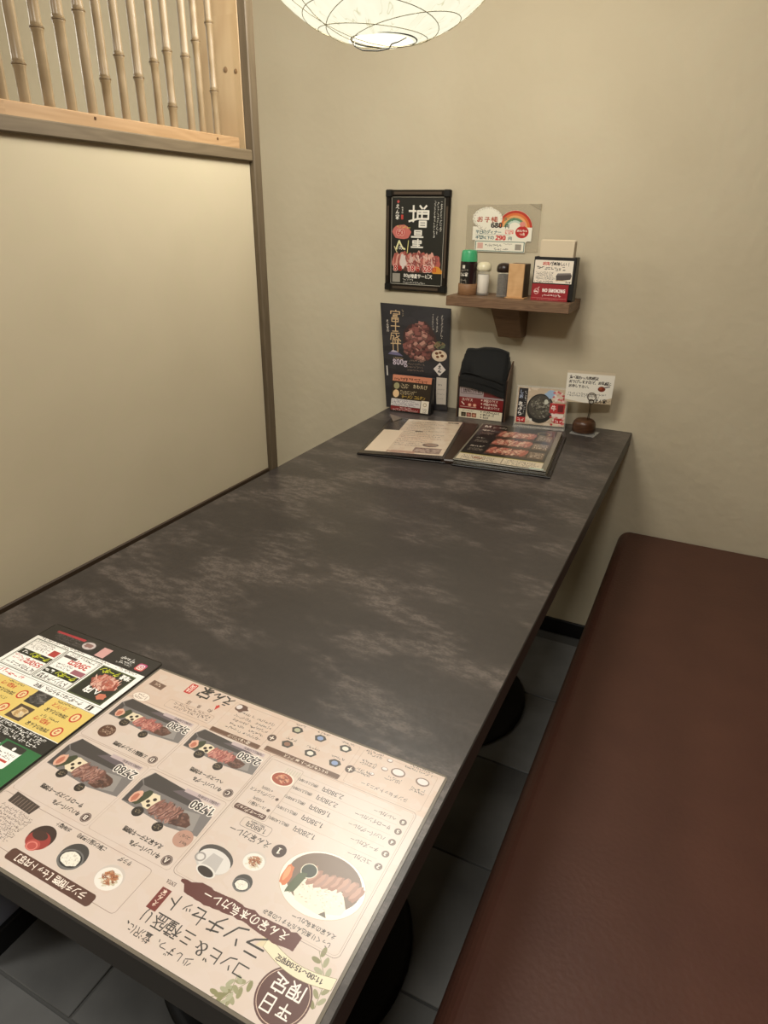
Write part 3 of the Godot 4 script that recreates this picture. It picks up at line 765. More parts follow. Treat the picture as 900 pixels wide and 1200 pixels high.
func print_hotpot_card() -> Pad:
	var p := Pad.new(148, 105, 3.0, Color(0.78, 0.70, 0.60))
	var r := seeded(81)
	for i in 90:
		p.blob(r.randf() * 148, r.randf() * 105, 10, 5, Color(0.78, 0.70, 0.60).lerp(Color(0.88, 0.82, 0.74), r.randf()), r, 0.3)
	p.rect(4, 3, 27, 99, Color(0.13, 0.12, 0.13))
	p.vertical("しお", 12, 8, 12, Color(0.70, 0.74, 0.84), 0.14, 1.05)
	p.vertical("あぶら", 12, 40, 13, Color(0.93, 0.91, 0.88), 0.15, 1.05)
	p.tiny_down(22, 10, 66, 5, Color(0.82, 0.80, 0.78), r)
	p.rect(4, 86, 27, 14, Color(0.74, 0.16, 0.17))
	p.tiny(6, 89, 22, 1, 7, Color(0.95, 0.9, 0.86), r)
	p.ell(72, 58, 40, 42, Color(0.16, 0.15, 0.14))
	p.ell(72, 54, 35, 34, Color(0.30, 0.28, 0.25))
	p.heap(72, 54, 30, 29, 130, 4.5, [Color(0.42, 0.40, 0.35), Color(0.22, 0.20, 0.18), Color(0.58, 0.56, 0.50), Color(0.33, 0.32, 0.26)], r, 2.0)
	p.blob(88, 38, 6, 7, Color(0.80, 0.80, 0.74), r, 0.2)
	p.blob(48, 92, 4, 4, Color(0.88, 0.86, 0.82), r, 0.2)
	p.blob(100, 16, 18, 12, Color(0.62, 0.72, 0.82), r, 0.2)
	for i in 70:
		p.blob(r.randf_range(106, 146), r.randf_range(6, 104), 4, 3, [Color(0.80, 0.40, 0.40), Color(0.90, 0.72, 0.70), Color(0.70, 0.22, 0.24), Color(0.92, 0.86, 0.82)][i % 4], r, 0.3)
	p.rect(100, 40, 44, 28, Color(0.72, 0.20, 0.20))
	p.char_at("牛", 103, 44, 17, Color(0.95, 0.86, 0.82), 0.14)
	p.rect(124, 44, 16, 20, Color(0.42, 0.12, 0.12))
	p.rect(108, 70, 34, 8, Color(0.93, 0.86, 0.82))
	p.poly(p.rounded(116, 82, 24, 15, 2), Color(0.72, 0.14, 0.16))
	p.tiny(118, 86, 20, 1, 7, Color(0.95, 0.9, 0.86), r)
	return p

func print_note() -> Pad:
	var p := Pad.new(142, 96, 3.0, Color(0.98, 0.96, 0.90))
	var r := seeded(91)
	p.rect(0, 0, 142, 8, Color(0.85, 0.79, 0.68))
	p.poly(PackedVector2Array([Vector2(142, 76), Vector2(142, 96), Vector2(84, 96)]), Color(0.82, 0.75, 0.63))
	p.poly(PackedVector2Array([Vector2(0, 88), Vector2(0, 96), Vector2(60, 96)]), Color(0.85, 0.79, 0.68))
	p.text("食べ終わった鉄板は", 7, 20, 9.8, INK, 0.14, 1.0)
	p.text("お下げしますので、お気軽に", 7, 33, 9.8, INK, 0.14, 1.0)
	p.text("お申し下さい。", 7, 46, 9.8, INK, 0.14, 1.0)
	p.tiny(8, 66, 126, 1, 4, INK, r)
	p.tiny(8, 73, 106, 1, 4, INK, r)
	p.ell(108, 51, 11, 8, Color(0.48, 0.20, 0.12))
	p.ell(105, 49, 5, 4, Color(0.64, 0.32, 0.20))
	p.line(PackedVector2Array([Vector2(116, 46), Vector2(130, 42)]), 4, Color(0.55, 0.52, 0.52))
	p.text("えん家", 92, 88, 12, INK, 0.14, 1.0)
	p.tiny(126, 85, 12, 1, 4, INK, r)
	return p

func print_box_card() -> Pad:
	var p := Pad.new(100, 56, 3.6, Color(0.93, 0.89, 0.82))
	var r := seeded(101)
	p.text("お肉", 20, 8, 9, Color(0.76, 0.24, 0.20), 0.15, 1.0)
	p.text("が美味しい！", 39, 8, 9, INK, 0.13, 0.98)
	p.tiny(4, 16, 90, 1, 7.4, INK, r)
	for i in 5:
		p.tiny(5, 28 + i * 4, 50, 1, 2.6, INK, r)
	p.tiny(3, 50, 46, 1, 4.4, INK, r)
	p.poly(PackedVector2Array([Vector2(58, 38), Vector2(62, 31), Vector2(95, 29), Vector2(99, 36), Vector2(96, 45), Vector2(60, 50)]), Color(0.33, 0.30, 0.29))
	p.poly(PackedVector2Array([Vector2(62, 31), Vector2(95, 29), Vector2(97, 33), Vector2(60, 36)]), Color(0.50, 0.47, 0.45))
	p.rect(58, 48, 30, 1.6, Color(0.74, 0.62, 0.44))
	p.text("えん家", 84, 52, 4.6, INK, 0.14, 1.0)
	return p

func print_no_smoking() -> Pad:
	var p := Pad.new(100, 42, 3.6, Color(0.58, 0.13, 0.16))
	var r := seeded(111)
	var pale := Color(0.97, 0.93, 0.90)
	p.rimmed("NO SMOKING", 29, 16, 11.6, pale, pale, 0.3, "Droid Sans", 700, 0.84)
	p.tiny(30, 25, 58, 1, 4.4, pale, r)
	p.line(p.oval(14, 19, 6.6, 6.6, 0, 26), 1.4, Color(0.93, 0.70, 0.68), true)
	p.line(PackedVector2Array([Vector2(9.4, 14.4), Vector2(18.6, 23.6)]), 1.4, Color(0.93, 0.70, 0.68))
	p.rect(7, 18.5, 11, 2.4, pale)
	p.line(PackedVector2Array([Vector2(17, 16), Vector2(19, 13), Vector2(18, 10), Vector2(21, 8)]), 1.0, pale)
	p.rect(2, 35, 96, 1, Color(0.80, 0.52, 0.50))
	p.tiny(18, 37, 60, 1, 2.4, Color(0.85, 0.6, 0.58), r)
	return p

func print_children() -> Pad:
	# cloud and rainbow card: 187 x 148 mm, drawn to the edge of its outline
	var white := Color(0.95, 0.93, 0.86)
	var p := Pad.new(187, 148, 3.2, white)
	var r := seeded(121)
	for a in [[54.0, Color(0.74, 0.20, 0.14)], [47.0, Color(0.86, 0.45, 0.22)], [40.0, Color(0.90, 0.66, 0.42)], [33.0, Color(0.40, 0.56, 0.42)], [26.0, Color(0.78, 0.84, 0.78)], [20.0, white]]:
		p.ell(131, 72, a[0], a[0] * 1.08, a[1])
	p.rect(66, 66, 121, 82, white)
	p.ell(46, 40, 46, 35, white)
	for i in 15:
		var a := PI * 0.6 + i * 0.3
		p.line(p.oval(46 + cos(a) * 40, 38 + sin(a) * 30, 9, 9, 0, 16), 0.8, Color(0.55, 0.48, 0.36), true)
	p.ell(46, 39, 40, 29, white)
	p.text("お子様", 12, 42, 19, Color(0.70, 0.33, 0.24), 0.14, 1.2)
	p.text("ランチ", 96, 40, 12, Color(0.28, 0.50, 0.36), 0.16, 1.0)
	p.rimmed("680", 57, 61, 22, Color(0.18, 0.16, 0.15), Color(0.18, 0.16, 0.15), 0.5, "Droid Sans", 700, 1.0)
	p.text("円", 102, 63, 13, Color(0.18, 0.16, 0.15), 0.14, 1.0)
	p.ell(155, 81, 20, 19, Color(0.74, 0.14, 0.13))
	p.text("おもちゃ", 139, 76, 8.2, white, 0.15, 1.0)
	p.text("つき", 147, 87, 9, white, 0.15, 1.0)
	p.ell(155, 56, 9, 8, Color(0.88, 0.55, 0.50))
	p.text("平日のディナー", 10, 82, 12, Color(0.20, 0.36, 0.38), 0.13, 0.97)
	p.rect(103, 75, 26, 13, Color(0.86, 0.36, 0.30))
	p.text("限定", 104, 82, 12, Color(0.97, 0.92, 0.86), 0.14, 1.0)
	p.text("半額以下の", 10, 100, 12, Color(0.20, 0.36, 0.38), 0.13, 1.0)
	p.rimmed("290", 74, 101, 20, Color(0.80, 0.16, 0.13), Color(0.80, 0.16, 0.13), 0.4, "Droid Sans", 700, 1.0)
	p.text("円", 114, 101, 12, Color(0.20, 0.36, 0.38), 0.13, 1.0)
	p.rect(10, 90, 110, 0.7, Color(0.20, 0.36, 0.38))
	p.outline(13, 113, 152, 31, 1, 2.2, Color(0.30, 0.44, 0.40))
	p.rect(19, 118, 18, 19, Color(0.88, 0.70, 0.64))
	p.ell(46, 124, 2, 2, INK)
	p.tiny(52, 122, 50, 1, 5, Color(0.25, 0.22, 0.2), r)
	p.tiny(72, 134, 56, 1, 5, Color(0.25, 0.22, 0.2), r)
	p.tiny(100, 118, 28, 1, 3, Color(0.3, 0.26, 0.22), r)
	p.rect(138, 120, 19, 19, Color(0.62, 0.59, 0.54))
	return p

func print_book_left() -> Pad:
	var p := Pad.new(225, 315, 2.6, Color(0.86, 0.79, 0.70))
	var r := seeded(131)
	for i in 200:
		p.blob(r.randf() * 225, r.randf() * 315, 14, 8, Color(0.86, 0.79, 0.70).lerp(Color(0.80, 0.68, 0.58), r.randf() * 0.5), r, 0.3)
	for i in 14:
		p.tiny(20 + (i % 2) * 6, 24 + i * 17, r.randf_range(90, 170), 1, 6, Color(0.30, 0.24, 0.22), r)
	p.ell(160, 236, 30, 16, Color(0.38, 0.31, 0.27))
	p.ell(160, 234, 24, 11, Color(0.62, 0.52, 0.45))
	p.rect(110, 262, 100, 44, Color(0.52, 0.43, 0.39))
	p.heap(160, 284, 44, 17, 70, 7, [Color(0.66, 0.56, 0.50), Color(0.44, 0.34, 0.30), Color(0.78, 0.70, 0.64)], r)
	p.rect(170, 12, 44, 9, Color(0.26, 0.21, 0.19))
	p.tiny(174, 14, 36, 1, 5, Color(0.86, 0.79, 0.70), r)
	p.rect(66, 116, 30, 8, Color(0.30, 0.25, 0.22))
	for i in 20:
		p.blob(r.randf() * 110, 300 + r.randf() * 12, 14, 6, Color(0.70, 0.56, 0.48), r, 0.3)
	return p

func print_book_right() -> Pad:
	var p := Pad.new(225, 315, 2.6, Color(0.15, 0.13, 0.12))
	var r := seeded(141)
	var pale := Color(0.88, 0.82, 0.74)
	p.text("M", 8, 22, 22, Color(0.95, 0.92, 0.86), 0.15)
	p.tiny(36, 18, 44, 1, 9, pale, r)
	for i in 3:
		var y := 46.0 + i * 72
		p.poly(PackedVector2Array([Vector2(66, y), Vector2(170, y - 6), Vector2(172, y + 56), Vector2(60, y + 60)]), Color(0.40, 0.25, 0.20))
		for j in 11:
			p.blob(74 + j * 9, y + 26 + 5 * sin(j * 1.3), 7, 25, [Color(0.78, 0.50, 0.42), Color(0.66, 0.36, 0.30), Color(0.85, 0.64, 0.55)][j % 3], r, 0.2, 0.3)
		p.heap(118, y + 28, 46, 20, 40, 6, [Color(0.85, 0.62, 0.52), Color(0.60, 0.32, 0.26), Color(0.90, 0.76, 0.64)], r, 2.6, 1.2)
		p.text(["塩タン", "ヘレ", "カルビ"][i], 10, y + 12, 13, pale, 0.12, 1.0)
		p.tiny(12, y + 28, 40, 3, 5, Color(0.70, 0.64, 0.57), r)
		p.rect(176, y + 6, 42, 50, Color(0.42, 0.34, 0.27))
		p.tiny(180, y + 12, 34, 4, 6, pale, r)
		p.rect(60, y + 62, 158, 1.4, Color(0.50, 0.42, 0.34))
	p.line(p.oval(190, 36, 17, 15, 0, 24), 3, Color(0.62, 0.54, 0.36), true)
	p.rect(0, 266, 225, 49, Color(0.86, 0.80, 0.70))
	p.rect(0, 266, 225, 5, Color(0.62, 0.58, 0.30))
	for i in 4:
		p.tiny(10, 276 + i * 9, 104, 1, 5.6, INK, r)
		p.tiny(128, 276 + i * 9, 88, 1, 5.6, INK, r)
	p.heap(56, 292, 14, 7, 16, 4, [Color(0.50, 0.30, 0.24), Color(0.70, 0.50, 0.40)], r)
	p.rect(119, 272, 2, 40, Color(0.42, 0.36, 0.30))
	return p

func print_spice_label() -> Pad:
	var p := Pad.new(150, 66, 4.0, Color(0.13, 0.10, 0.09))
	var r := seeded(151)
	p.rect(0, 0, 150, 66, Color(0.15, 0.08, 0.09))
	for x0 in [0.0, 75.0]:
		p.rect(x0 + 4, 0, 36, 66, Color(0.12, 0.11, 0.10))
		p.rect(x0 + 17, 6, 9, 9, Color(0.90, 0.88, 0.82))
		p.tiny(x0 + 8, 18, 28, 1, 4, Color(0.75, 0.72, 0.66), r)
		p.text("えん家", x0 + 6, 32, 10, Color(0.95, 0.93, 0.88), 0.15, 1.0)
		p.tiny(x0 + 8, 45, 26, 1, 5, Color(0.75, 0.72, 0.66), r)
		p.tiny(x0 + 8, 55, 26, 1, 5, Color(0.75, 0.72, 0.66), r)
	return p

# ---------------------------------------------------------------- building helpers
func numbered(called: String, parent: Node) -> String:
	if not parent.has_node(NodePath(called)):
		return called
	var i := 1
	while parent.has_node(NodePath("%s_%03d" % [called, i])):
		i += 1
	return "%s_%03d" % [called, i]

func mesh_node(called: String, m: Mesh, mat: Material, parent: Node = self) -> MeshInstance3D:
	var o := MeshInstance3D.new()
	o.name = numbered(called, parent)
	o.mesh = m
	if mat:
		o.material_override = mat
	parent.add_child(o, true)
	return o

func obj(called: String, st: SurfaceTool, mat: Material, parent: Node = self) -> MeshInstance3D:
	st.generate_normals()
	return mesh_node(called, st.commit(), mat, parent)

func tag(o: Node, label: String, category: String, group := "") -> Node:
	o.set_meta("label", label)
	o.set_meta("category", category)
	if group:
		o.set_meta("group", group)
	return o

func thing(called: String, label: String, category: String, at := Vector3.ZERO, turn := 0.0, group := "") -> Node3D:
	var o := Node3D.new()
	o.name = numbered(called, self)
	add_child(o, true)
	o.position = at
	o.rotation.y = turn
	tag(o, label, category, group)
	return o

func structure(o: Node) -> Node:
	o.set_meta("kind", "structure")
	return o

func mb() -> SurfaceTool:
	var st := SurfaceTool.new()
	st.begin(Mesh.PRIMITIVE_TRIANGLES)
	return st

# a triangle whose front looks away from the point «from»
func tri(st: SurfaceTool, a: Vector3, b: Vector3, c: Vector3, from: Vector3) -> void:
	var n := (b - a).cross(c - a)
	if n.dot((a + b + c) / 3.0 - from) > 0.0:
		var t := b
		b = c
		c = t
	for v in [a, b, c]:
		st.add_vertex(v)

func quad(st: SurfaceTool, a: Vector3, b: Vector3, c: Vector3, d: Vector3, from: Vector3) -> void:
	tri(st, a, b, c, from)
	tri(st, a, c, d, from)

# a box with chamfered edges; «shape» may move its corners (x, y, z in -1..1 -> position)
func bx(st: SurfaceTool, c: Vector3, s: Vector3, b := 0.002, turn := Basis()) -> void:
	st.set_smooth_group(-1)
	var h := s * 0.5
	b = minf(b, minf(h.x, minf(h.y, h.z)) * 0.9)
	var P := {}
	for i in 8:
		var g := Vector3(1 if i & 1 else -1, 1 if i & 2 else -1, 1 if i & 4 else -1)
		for a in 3:
			var v := Vector3(g.x * (h.x - b), g.y * (h.y - b), g.z * (h.z - b))
			v[a] = g[a] * h[a]
			P[i * 3 + a] = c + turn * v
	for a in 3:
		var e := (a + 1) % 3
		var f := (a + 2) % 3
		for sgn in 2:
			var base := (1 << a) if sgn else 0
			var q := [base, base | (1 << e), base | (1 << e) | (1 << f), base | (1 << f)]
			quad(st, P[q[0] * 3 + a], P[q[1] * 3 + a], P[q[2] * 3 + a], P[q[3] * 3 + a], c)
		for j in 4:
			var i0 := ((1 << e) if j & 1 else 0) | ((1 << f) if j & 2 else 0)
			var i1 := i0 | (1 << a)
			quad(st, P[i0 * 3 + e], P[i1 * 3 + e], P[i1 * 3 + f], P[i0 * 3 + f], c)
	for i in 8:
		tri(st, P[i * 3], P[i * 3 + 1], P[i * 3 + 2], c)

# a solid between two rings of points of equal count (a prism whose ends may differ)
func loft(st: SurfaceTool, a: PackedVector3Array, b: PackedVector3Array, smooth := -1) -> void:
	var m := Vector3.ZERO
	for v in a:
		m += v
	for v in b:
		m += v
	m /= a.size() + b.size()
	st.set_smooth_group(smooth)
	var n := a.size()
	for i in n:
		quad(st, a[i], a[(i + 1) % n], b[(i + 1) % n], b[i], m)
	st.set_smooth_group(-1)
	for i in range(1, n - 1):
		tri(st, a[0], a[i], a[i + 1], m)
		tri(st, b[0], b[i], b[i + 1], m)

# profile (radius, height) turned round the y axis
func lathe(st: SurfaceTool, prof: Array, at := Vector3.ZERO, seg := 28, smooth := 0) -> void:
	for j in prof.size() - 1:
		var p: Vector2 = prof[j]
		var q: Vector2 = prof[j + 1]
		st.set_smooth_group(smooth)
		var d := q - p
		for i in seg:
			var a0 := TAU * i / seg
			var a1 := TAU * (i + 1) / seg
			var v00 := at + Vector3(cos(a0) * p.x, p.y, sin(a0) * p.x)
			var v01 := at + Vector3(cos(a1) * p.x, p.y, sin(a1) * p.x)
			var v10 := at + Vector3(cos(a0) * q.x, q.y, sin(a0) * q.x)
			var v11 := at + Vector3(cos(a1) * q.x, q.y, sin(a1) * q.x)
			var mid := (a0 + a1) * 0.5
			var n := Vector3(cos(mid) * d.y, -d.x, sin(mid) * d.y)
			var from := (v00 + v11) * 0.5 - n.normalized() * 0.01
			if p.x > 1e-5:
				tri(st, v00, v01, v11 if q.x > 1e-5 else v10, from)
			if q.x > 1e-5:
				tri(st, v00, v11, v10, from)

# profile points with their corners cut a little, so that smooth shading keeps edges crisp
func crisp(prof: Array, b := 0.0012) -> Array:
	var o := []
	for i in prof.size():
		if i == 0 or i == prof.size() - 1:
			o.append(prof[i])
			continue
		var v: Vector2 = prof[i]
		var p: Vector2 = prof[i - 1]
		var n: Vector2 = prof[i + 1]
		o.append(v + (p - v).normalized() * minf(b, v.distance_to(p) * 0.4))
		o.append(v + (n - v).normalized() * minf(b, v.distance_to(n) * 0.4))
	return o

func tube(st: SurfaceTool, pts: Array, r: float, seg := 8) -> void:
	st.set_smooth_group(0)
	var rings := []
	var side := Vector3.ZERO
	for i in pts.size():
		var d: Vector3 = (pts[mini(i + 1, pts.size() - 1)] - pts[maxi(i - 1, 0)]).normalized()
		if side == Vector3.ZERO:
			side = d.cross(Vector3.UP if absf(d.y) < 0.9 else Vector3.RIGHT).normalized()
		else:
			side = (side - d * side.dot(d)).normalized()
		var up := d.cross(side)
		var ring := []
		for j in seg:
			var a := TAU * j / seg
			ring.append(pts[i] + (side * cos(a) + up * sin(a)) * r)
		rings.append(ring)
	for i in rings.size() - 1:
		var m: Vector3 = (pts[i] + pts[i + 1]) * 0.5
		for j in seg:
			quad(st, rings[i][j], rings[i][(j + 1) % seg], rings[i + 1][(j + 1) % seg], rings[i + 1][j], m)

# a thin printed sheet: the print on its face, plain edges and back. Corners run top left, top right, bottom right, bottom left as one reads it.
func sheet(called: String, tl: Vector3, tr_: Vector3, br: Vector3, bl: Vector3, thick: float, face: Material, plain: Material, parent: Node = self) -> MeshInstance3D:
	var n := (bl - tl).cross(tr_ - tl).normalized()   # towards the reader
	var st := mb()
	st.set_smooth_group(-1)
	var mid := (tl + br) * 0.5 - n * thick * 0.5
	var uv := [Vector2(0, 0), Vector2(1, 0), Vector2(1, 1), Vector2(0, 1)]
	var c := [tl, tr_, br, bl]
	for i in [0, 1, 2, 0, 2, 3]:
		st.set_uv(uv[i])
		st.add_vertex(c[i])
	st.generate_normals()
	st.set_material(face)
	var m := st.commit()
	var s2 := mb()
	s2.set_smooth_group(-1)
	quad(s2, tl - n * thick, tr_ - n * thick, br - n * thick, bl - n * thick, mid)
	for i in 4:
		quad(s2, c[i], c[(i + 1) % 4], c[(i + 1) % 4] - n * thick, c[i] - n * thick, mid)
	s2.generate_normals()
	s2.set_material(plain)
	m = s2.commit(m)
	return mesh_node(called, m, null, parent)

# a flat outline (x, y) given thickness along -z; the face at z = 0 carries the print, stretched over the box «span»
func cutout(called: String, p: PackedVector2Array, span: Rect2, thick: float, face: Material, plain: Material, parent: Node) -> MeshInstance3D:
	var st := mb()
	st.set_smooth_group(-1)
	var ix := Geometry2D.triangulate_polygon(p)
	for i in range(0, ix.size(), 3):
		var t := [p[ix[i]], p[ix[i + 1]], p[ix[i + 2]]]
		if (t[1] - t[0]).cross(t[2] - t[0]) > 0:
			t = [t[0], t[2], t[1]]
		for q in t:
			st.set_uv(Vector2((q.x - span.position.x) / span.size.x, 1.0 - (q.y - span.position.y) / span.size.y))
			st.add_vertex(Vector3(q.x, q.y, 0))
	st.generate_normals()
	st.set_material(face)
	var m := st.commit()
	var s2 := mb()
	s2.set_smooth_group(-1)
	for i in p.size():
		var a := p[i]
		var b := p[(i + 1) % p.size()]
		var mid := Vector3((a.x + b.x) * 0.5, (a.y + b.y) * 0.5, -thick * 0.5)
		var out := Vector2(b.y - a.y, a.x - b.x).normalized() * 0.001
		if Geometry2D.is_point_in_polygon((a + b) * 0.5 + out, p):
			out = -out
		quad(s2, Vector3(a.x, a.y, 0), Vector3(b.x, b.y, 0), Vector3(b.x, b.y, -thick), Vector3(a.x, a.y, -thick), mid - Vector3(out.x, out.y, 0))
	s2.generate_normals()
	s2.set_material(plain)
	m = s2.commit(m)
	return mesh_node(called, m, null, parent)

func plain(c: Color, rough := 0.6, metal := 0.0) -> StandardMaterial3D:
	var m := StandardMaterial3D.new()
	m.albedo_color = c
	m.roughness = rough
	m.metallic = metal
	return m

func printed(p: Pad, rough := 0.5, coat := 0.0, coat_rough := 0.1) -> StandardMaterial3D:
	var m := StandardMaterial3D.new()
	m.albedo_texture = p.texture()
	m.roughness = rough
	m.texture_repeat = false
	if coat > 0.0:
		m.clearcoat_enabled = true
		m.clearcoat = coat
		m.clearcoat_roughness = coat_rough
	return m

func noise(seed_n: int, freq: float, octaves := 4) -> FastNoiseLite:
	var n := FastNoiseLite.new()
	n.seed = seed_n
	n.noise_type = FastNoiseLite.TYPE_SIMPLEX_SMOOTH
	n.frequency = freq
	n.fractal_octaves = octaves
	return n

func noise_tex(seed_n: int, freq: float, a: Color, b: Color, size := 512, octaves := 5, mid := 0.5) -> NoiseTexture2D:
	var t := NoiseTexture2D.new()
	t.width = size
	t.height = size
	t.seamless = true
	t.noise = noise(seed_n, freq, octaves)
	var g := Gradient.new()
	g.set_color(0, a)
	g.set_color(1, b)
	g.add_point(mid, a.lerp(b, 0.5))
	t.color_ramp = g
	return t

# wood: grain drawn out along the texture's u axis
func wood_tex(seed_n: int, dark: Color, light: Color, w := 512, h := 256, rings := 14.0, knots := [], upright := false) -> ImageTexture:
	var n1 := noise(seed_n, 0.004, 3)
	var n2 := noise(seed_n + 1, 0.03, 3)
	var data := PackedByteArray()
	data.resize(w * h * 3)
	var at := 0
	for y in h:
		for x in w:
			var v := y / float(h)
			for kn in knots:
				var d := Vector2(x - kn[0], y - kn[1])
				v += 0.06 * exp(-d.length_squared() / (2.0 * kn[2] * kn[2]) * 0.4) * signf(d.y + 0.01)
			var g := sin((v * rings + n1.get_noise_2d(x * 0.6, y * 3.0) * 3.0) * TAU) * 0.5 + 0.5
			var t := clampf(0.55 * g + 0.45 * (n2.get_noise_2d(x * 0.18, y * 5.0) * 0.8 + 0.5), 0.0, 1.0)
			var c := dark.lerp(light, t)
			for kn in knots:
				var d: float = Vector2(x - kn[0], y - kn[1]).length() / kn[2]
				if d < 1.0:
					c = c.lerp(Color(0.36, 0.25, 0.15), (1.0 - d * d) * (0.5 + 0.4 * sin(d * 14.0)))
			data[at] = int(clampf(c.r, 0, 1) * 255)
			data[at + 1] = int(clampf(c.g, 0, 1) * 255)
			data[at + 2] = int(clampf(c.b, 0, 1) * 255)
			at += 3
	var im := Image.create_from_data(w, h, false, Image.FORMAT_RGB8, data)
	if upright:
		im.rotate_90(CLOCKWISE)
	return ImageTexture.create_from_image(im)

func tri_mat(t: Texture2D, scale: Vector3, rough: float, world := true) -> StandardMaterial3D:
	var m := StandardMaterial3D.new()
	m.albedo_texture = t
	m.roughness = rough
	m.uv1_triplanar = true
	m.uv1_world_triplanar = world
	m.uv1_scale = scale
	return m

# the table's laminate: dark oxidised plate with paler, scuffed clouds drawn out across the table
func table_tex(w: int, h: int) -> ImageTexture:
	var big := noise(201, 0.0034, 3)
	var cloud := noise(202, 0.0105, 5)
	var scuff := noise(203, 0.06, 4)
	var fine := noise(204, 0.3, 2)
	var data := PackedByteArray()
	data.resize(w * h * 3)
	var at := 0
	for y in h:
		for x in w:
			var b := big.get_noise_2d(x * 0.6 + 0.25 * y, y * 1.1)
			var c := cloud.get_noise_2d(x * 0.42 + 40.0 * b, y * 0.9 - 0.12 * x)
			var s := scuff.get_noise_2d(x * 0.45, y * 1.1)
			var f := fine.get_noise_2d(x * 0.5, y)
			var pale := smoothstep(-0.2, 0.55, c + 0.55 * b + 0.14 * s)
			var t := 0.13 + 0.33 * pale + 0.10 * b + 0.10 * s * (0.35 + pale) + 0.07 * f * (0.4 + pale)
			var flake := smoothstep(0.10, 0.30, s + 0.55 * f) * smoothstep(0.25, 0.8, pale)
			t += 0.15 * flake
			t -= 0.12 * smoothstep(0.12, 0.35, -s - 0.5 * f) * pale
			t = clampf(t, 0.0, 1.0)
			data[at] = int(52 + 64 * t)
			data[at + 1] = int(48 + 58 * t)
			data[at + 2] = int(46 + 53 * t)
			at += 3
	return ImageTexture.create_from_image(Image.create_from_data(w, h, false, Image.FORMAT_RGB8, data))

# wrinkled paper: creases that run over a pale sheet
func paper_tex(w: int, h: int, base: Color, crease: Color, seed_n: int) -> ImageTexture:
	var n1 := noise(seed_n, 0.014, 3)
	var n2 := noise(seed_n + 5, 0.04, 3)
	var data := PackedByteArray()
	data.resize(w * h * 3)
	var at := 0
	for y in h:
		for x in w:
			var a := absf(n1.get_noise_2d(x * 0.6, y * 0.8))
			var b := absf(n2.get_noise_2d(x * 0.2, y * 0.3))
			var t := 0.75 * (1.0 - smoothstep(0.0, 0.03, a)) * smoothstep(0.15, 0.5, b * 1.6) + 0.2 * b
			var c := base.lerp(crease, clampf(t, 0.0, 1.0))
			data[at] = int(c.r * 255)
			data[at + 1] = int(c.g * 255)
			data[at + 2] = int(c.b * 255)
			at += 3
	return ImageTexture.create_from_image(Image.create_from_data(w, h, false, Image.FORMAT_RGB8, data))

# ---------------------------------------------------------------- the scene
const TABLE_Y := 0.745
const BACK_Z := -2.003
const SHELF_Y := 1.112

func _ready() -> void:
	# camera
	var cam := Camera3D.new()
	cam.name = "camera"
	cam.fov = 75.76
	cam.position = Vector3(0, 1.32, 0)
	cam.rotation = Vector3(-0.42375, 0.45276, 0.015708)
	cam.near = 0.02
	add_child(cam)
	cam.current = true
	# surroundings and exposure
	var we := WorldEnvironment.new()
	we.name = "world_environment"
	var env := Environment.new()
	env.background_mode = Environment.BG_COLOR
	env.background_color = Color(0.02, 0.018, 0.015)
	env.tonemap_mode = Environment.TONE_MAPPER_LINEAR
	env.tonemap_exposure = 1.06
	env.sdfgi_enabled = true
	env.ssao_enabled = true
	env.ssil_enabled = true
	we.environment = env
	add_child(we)
	# light: the paper lantern over the table, its twin in the next booth behind the partition, a ceiling panel in the aisle
	var lantern_at := Vector3(-0.553, 1.79, -1.1)
	var neighbour_at := Vector3(-2.2, 1.79, -1.1)
	for c: Vector3 in [lantern_at, neighbour_at]:
		var omni := OmniLight3D.new()
		omni.name = numbered("lantern_light", self)
		omni.position = c
		omni.light_color = Color(1.0, 0.975, 0.93)
		omni.light_energy = 0.60 if c == lantern_at else 0.42
		omni.light_size = 0.15
		omni.omni_range = 8.0
		omni.omni_attenuation = 2.0
		omni.shadow_enabled = true
		add_child(omni)
	for g in [[Vector3(0.03, 2.375, 0.28), 2.0, Vector2(0.24, 0.24)], [Vector3(-1.62, 2.375, 0.28), 1.5, Vector2(0.24, 0.24)]]:
		var aisle := AreaLight3D.new()
		aisle.name = numbered("aisle_panel_light", self)
		aisle.position = g[0]
		aisle.rotation.x = -PI / 2
		aisle.area_size = g[2]
		aisle.light_color = Color(1.0, 0.985, 0.955)
		aisle.light_energy = g[1]
		aisle.area_range = 8.0
		aisle.area_attenuation = 2.0
		aisle.shadow_enabled = true
		add_child(aisle)
	build_room()
	build_partition()
	build_bench()
	build_table()
	build_lantern(lantern_at, neighbour_at)
	build_fittings()
	build_shelf()
	build_wall_prints()
	build_table_end()
	build_menu_book()
	build_menus()

func wall_mat() -> StandardMaterial3D:
	var m := tri_mat(noise_tex(301, 0.01, Color(0.775, 0.727, 0.62), Color(0.80, 0.755, 0.65), 512, 3), Vector3(0.5, 0.5, 0.5), 0.85)
	m.normal_enabled = true
	var nt := NoiseTexture2D.new()
	nt.width = 512
	nt.height = 512
	nt.seamless = true
	nt.noise = noise(302, 0.09, 3)
	nt.as_normal_map = true
	nt.bump_strength = 2.0
	m.normal_texture = nt
	m.normal_scale = 0.12
	return m

var wall_m: StandardMaterial3D
var black_m: StandardMaterial3D
var pale_wood: StandardMaterial3D

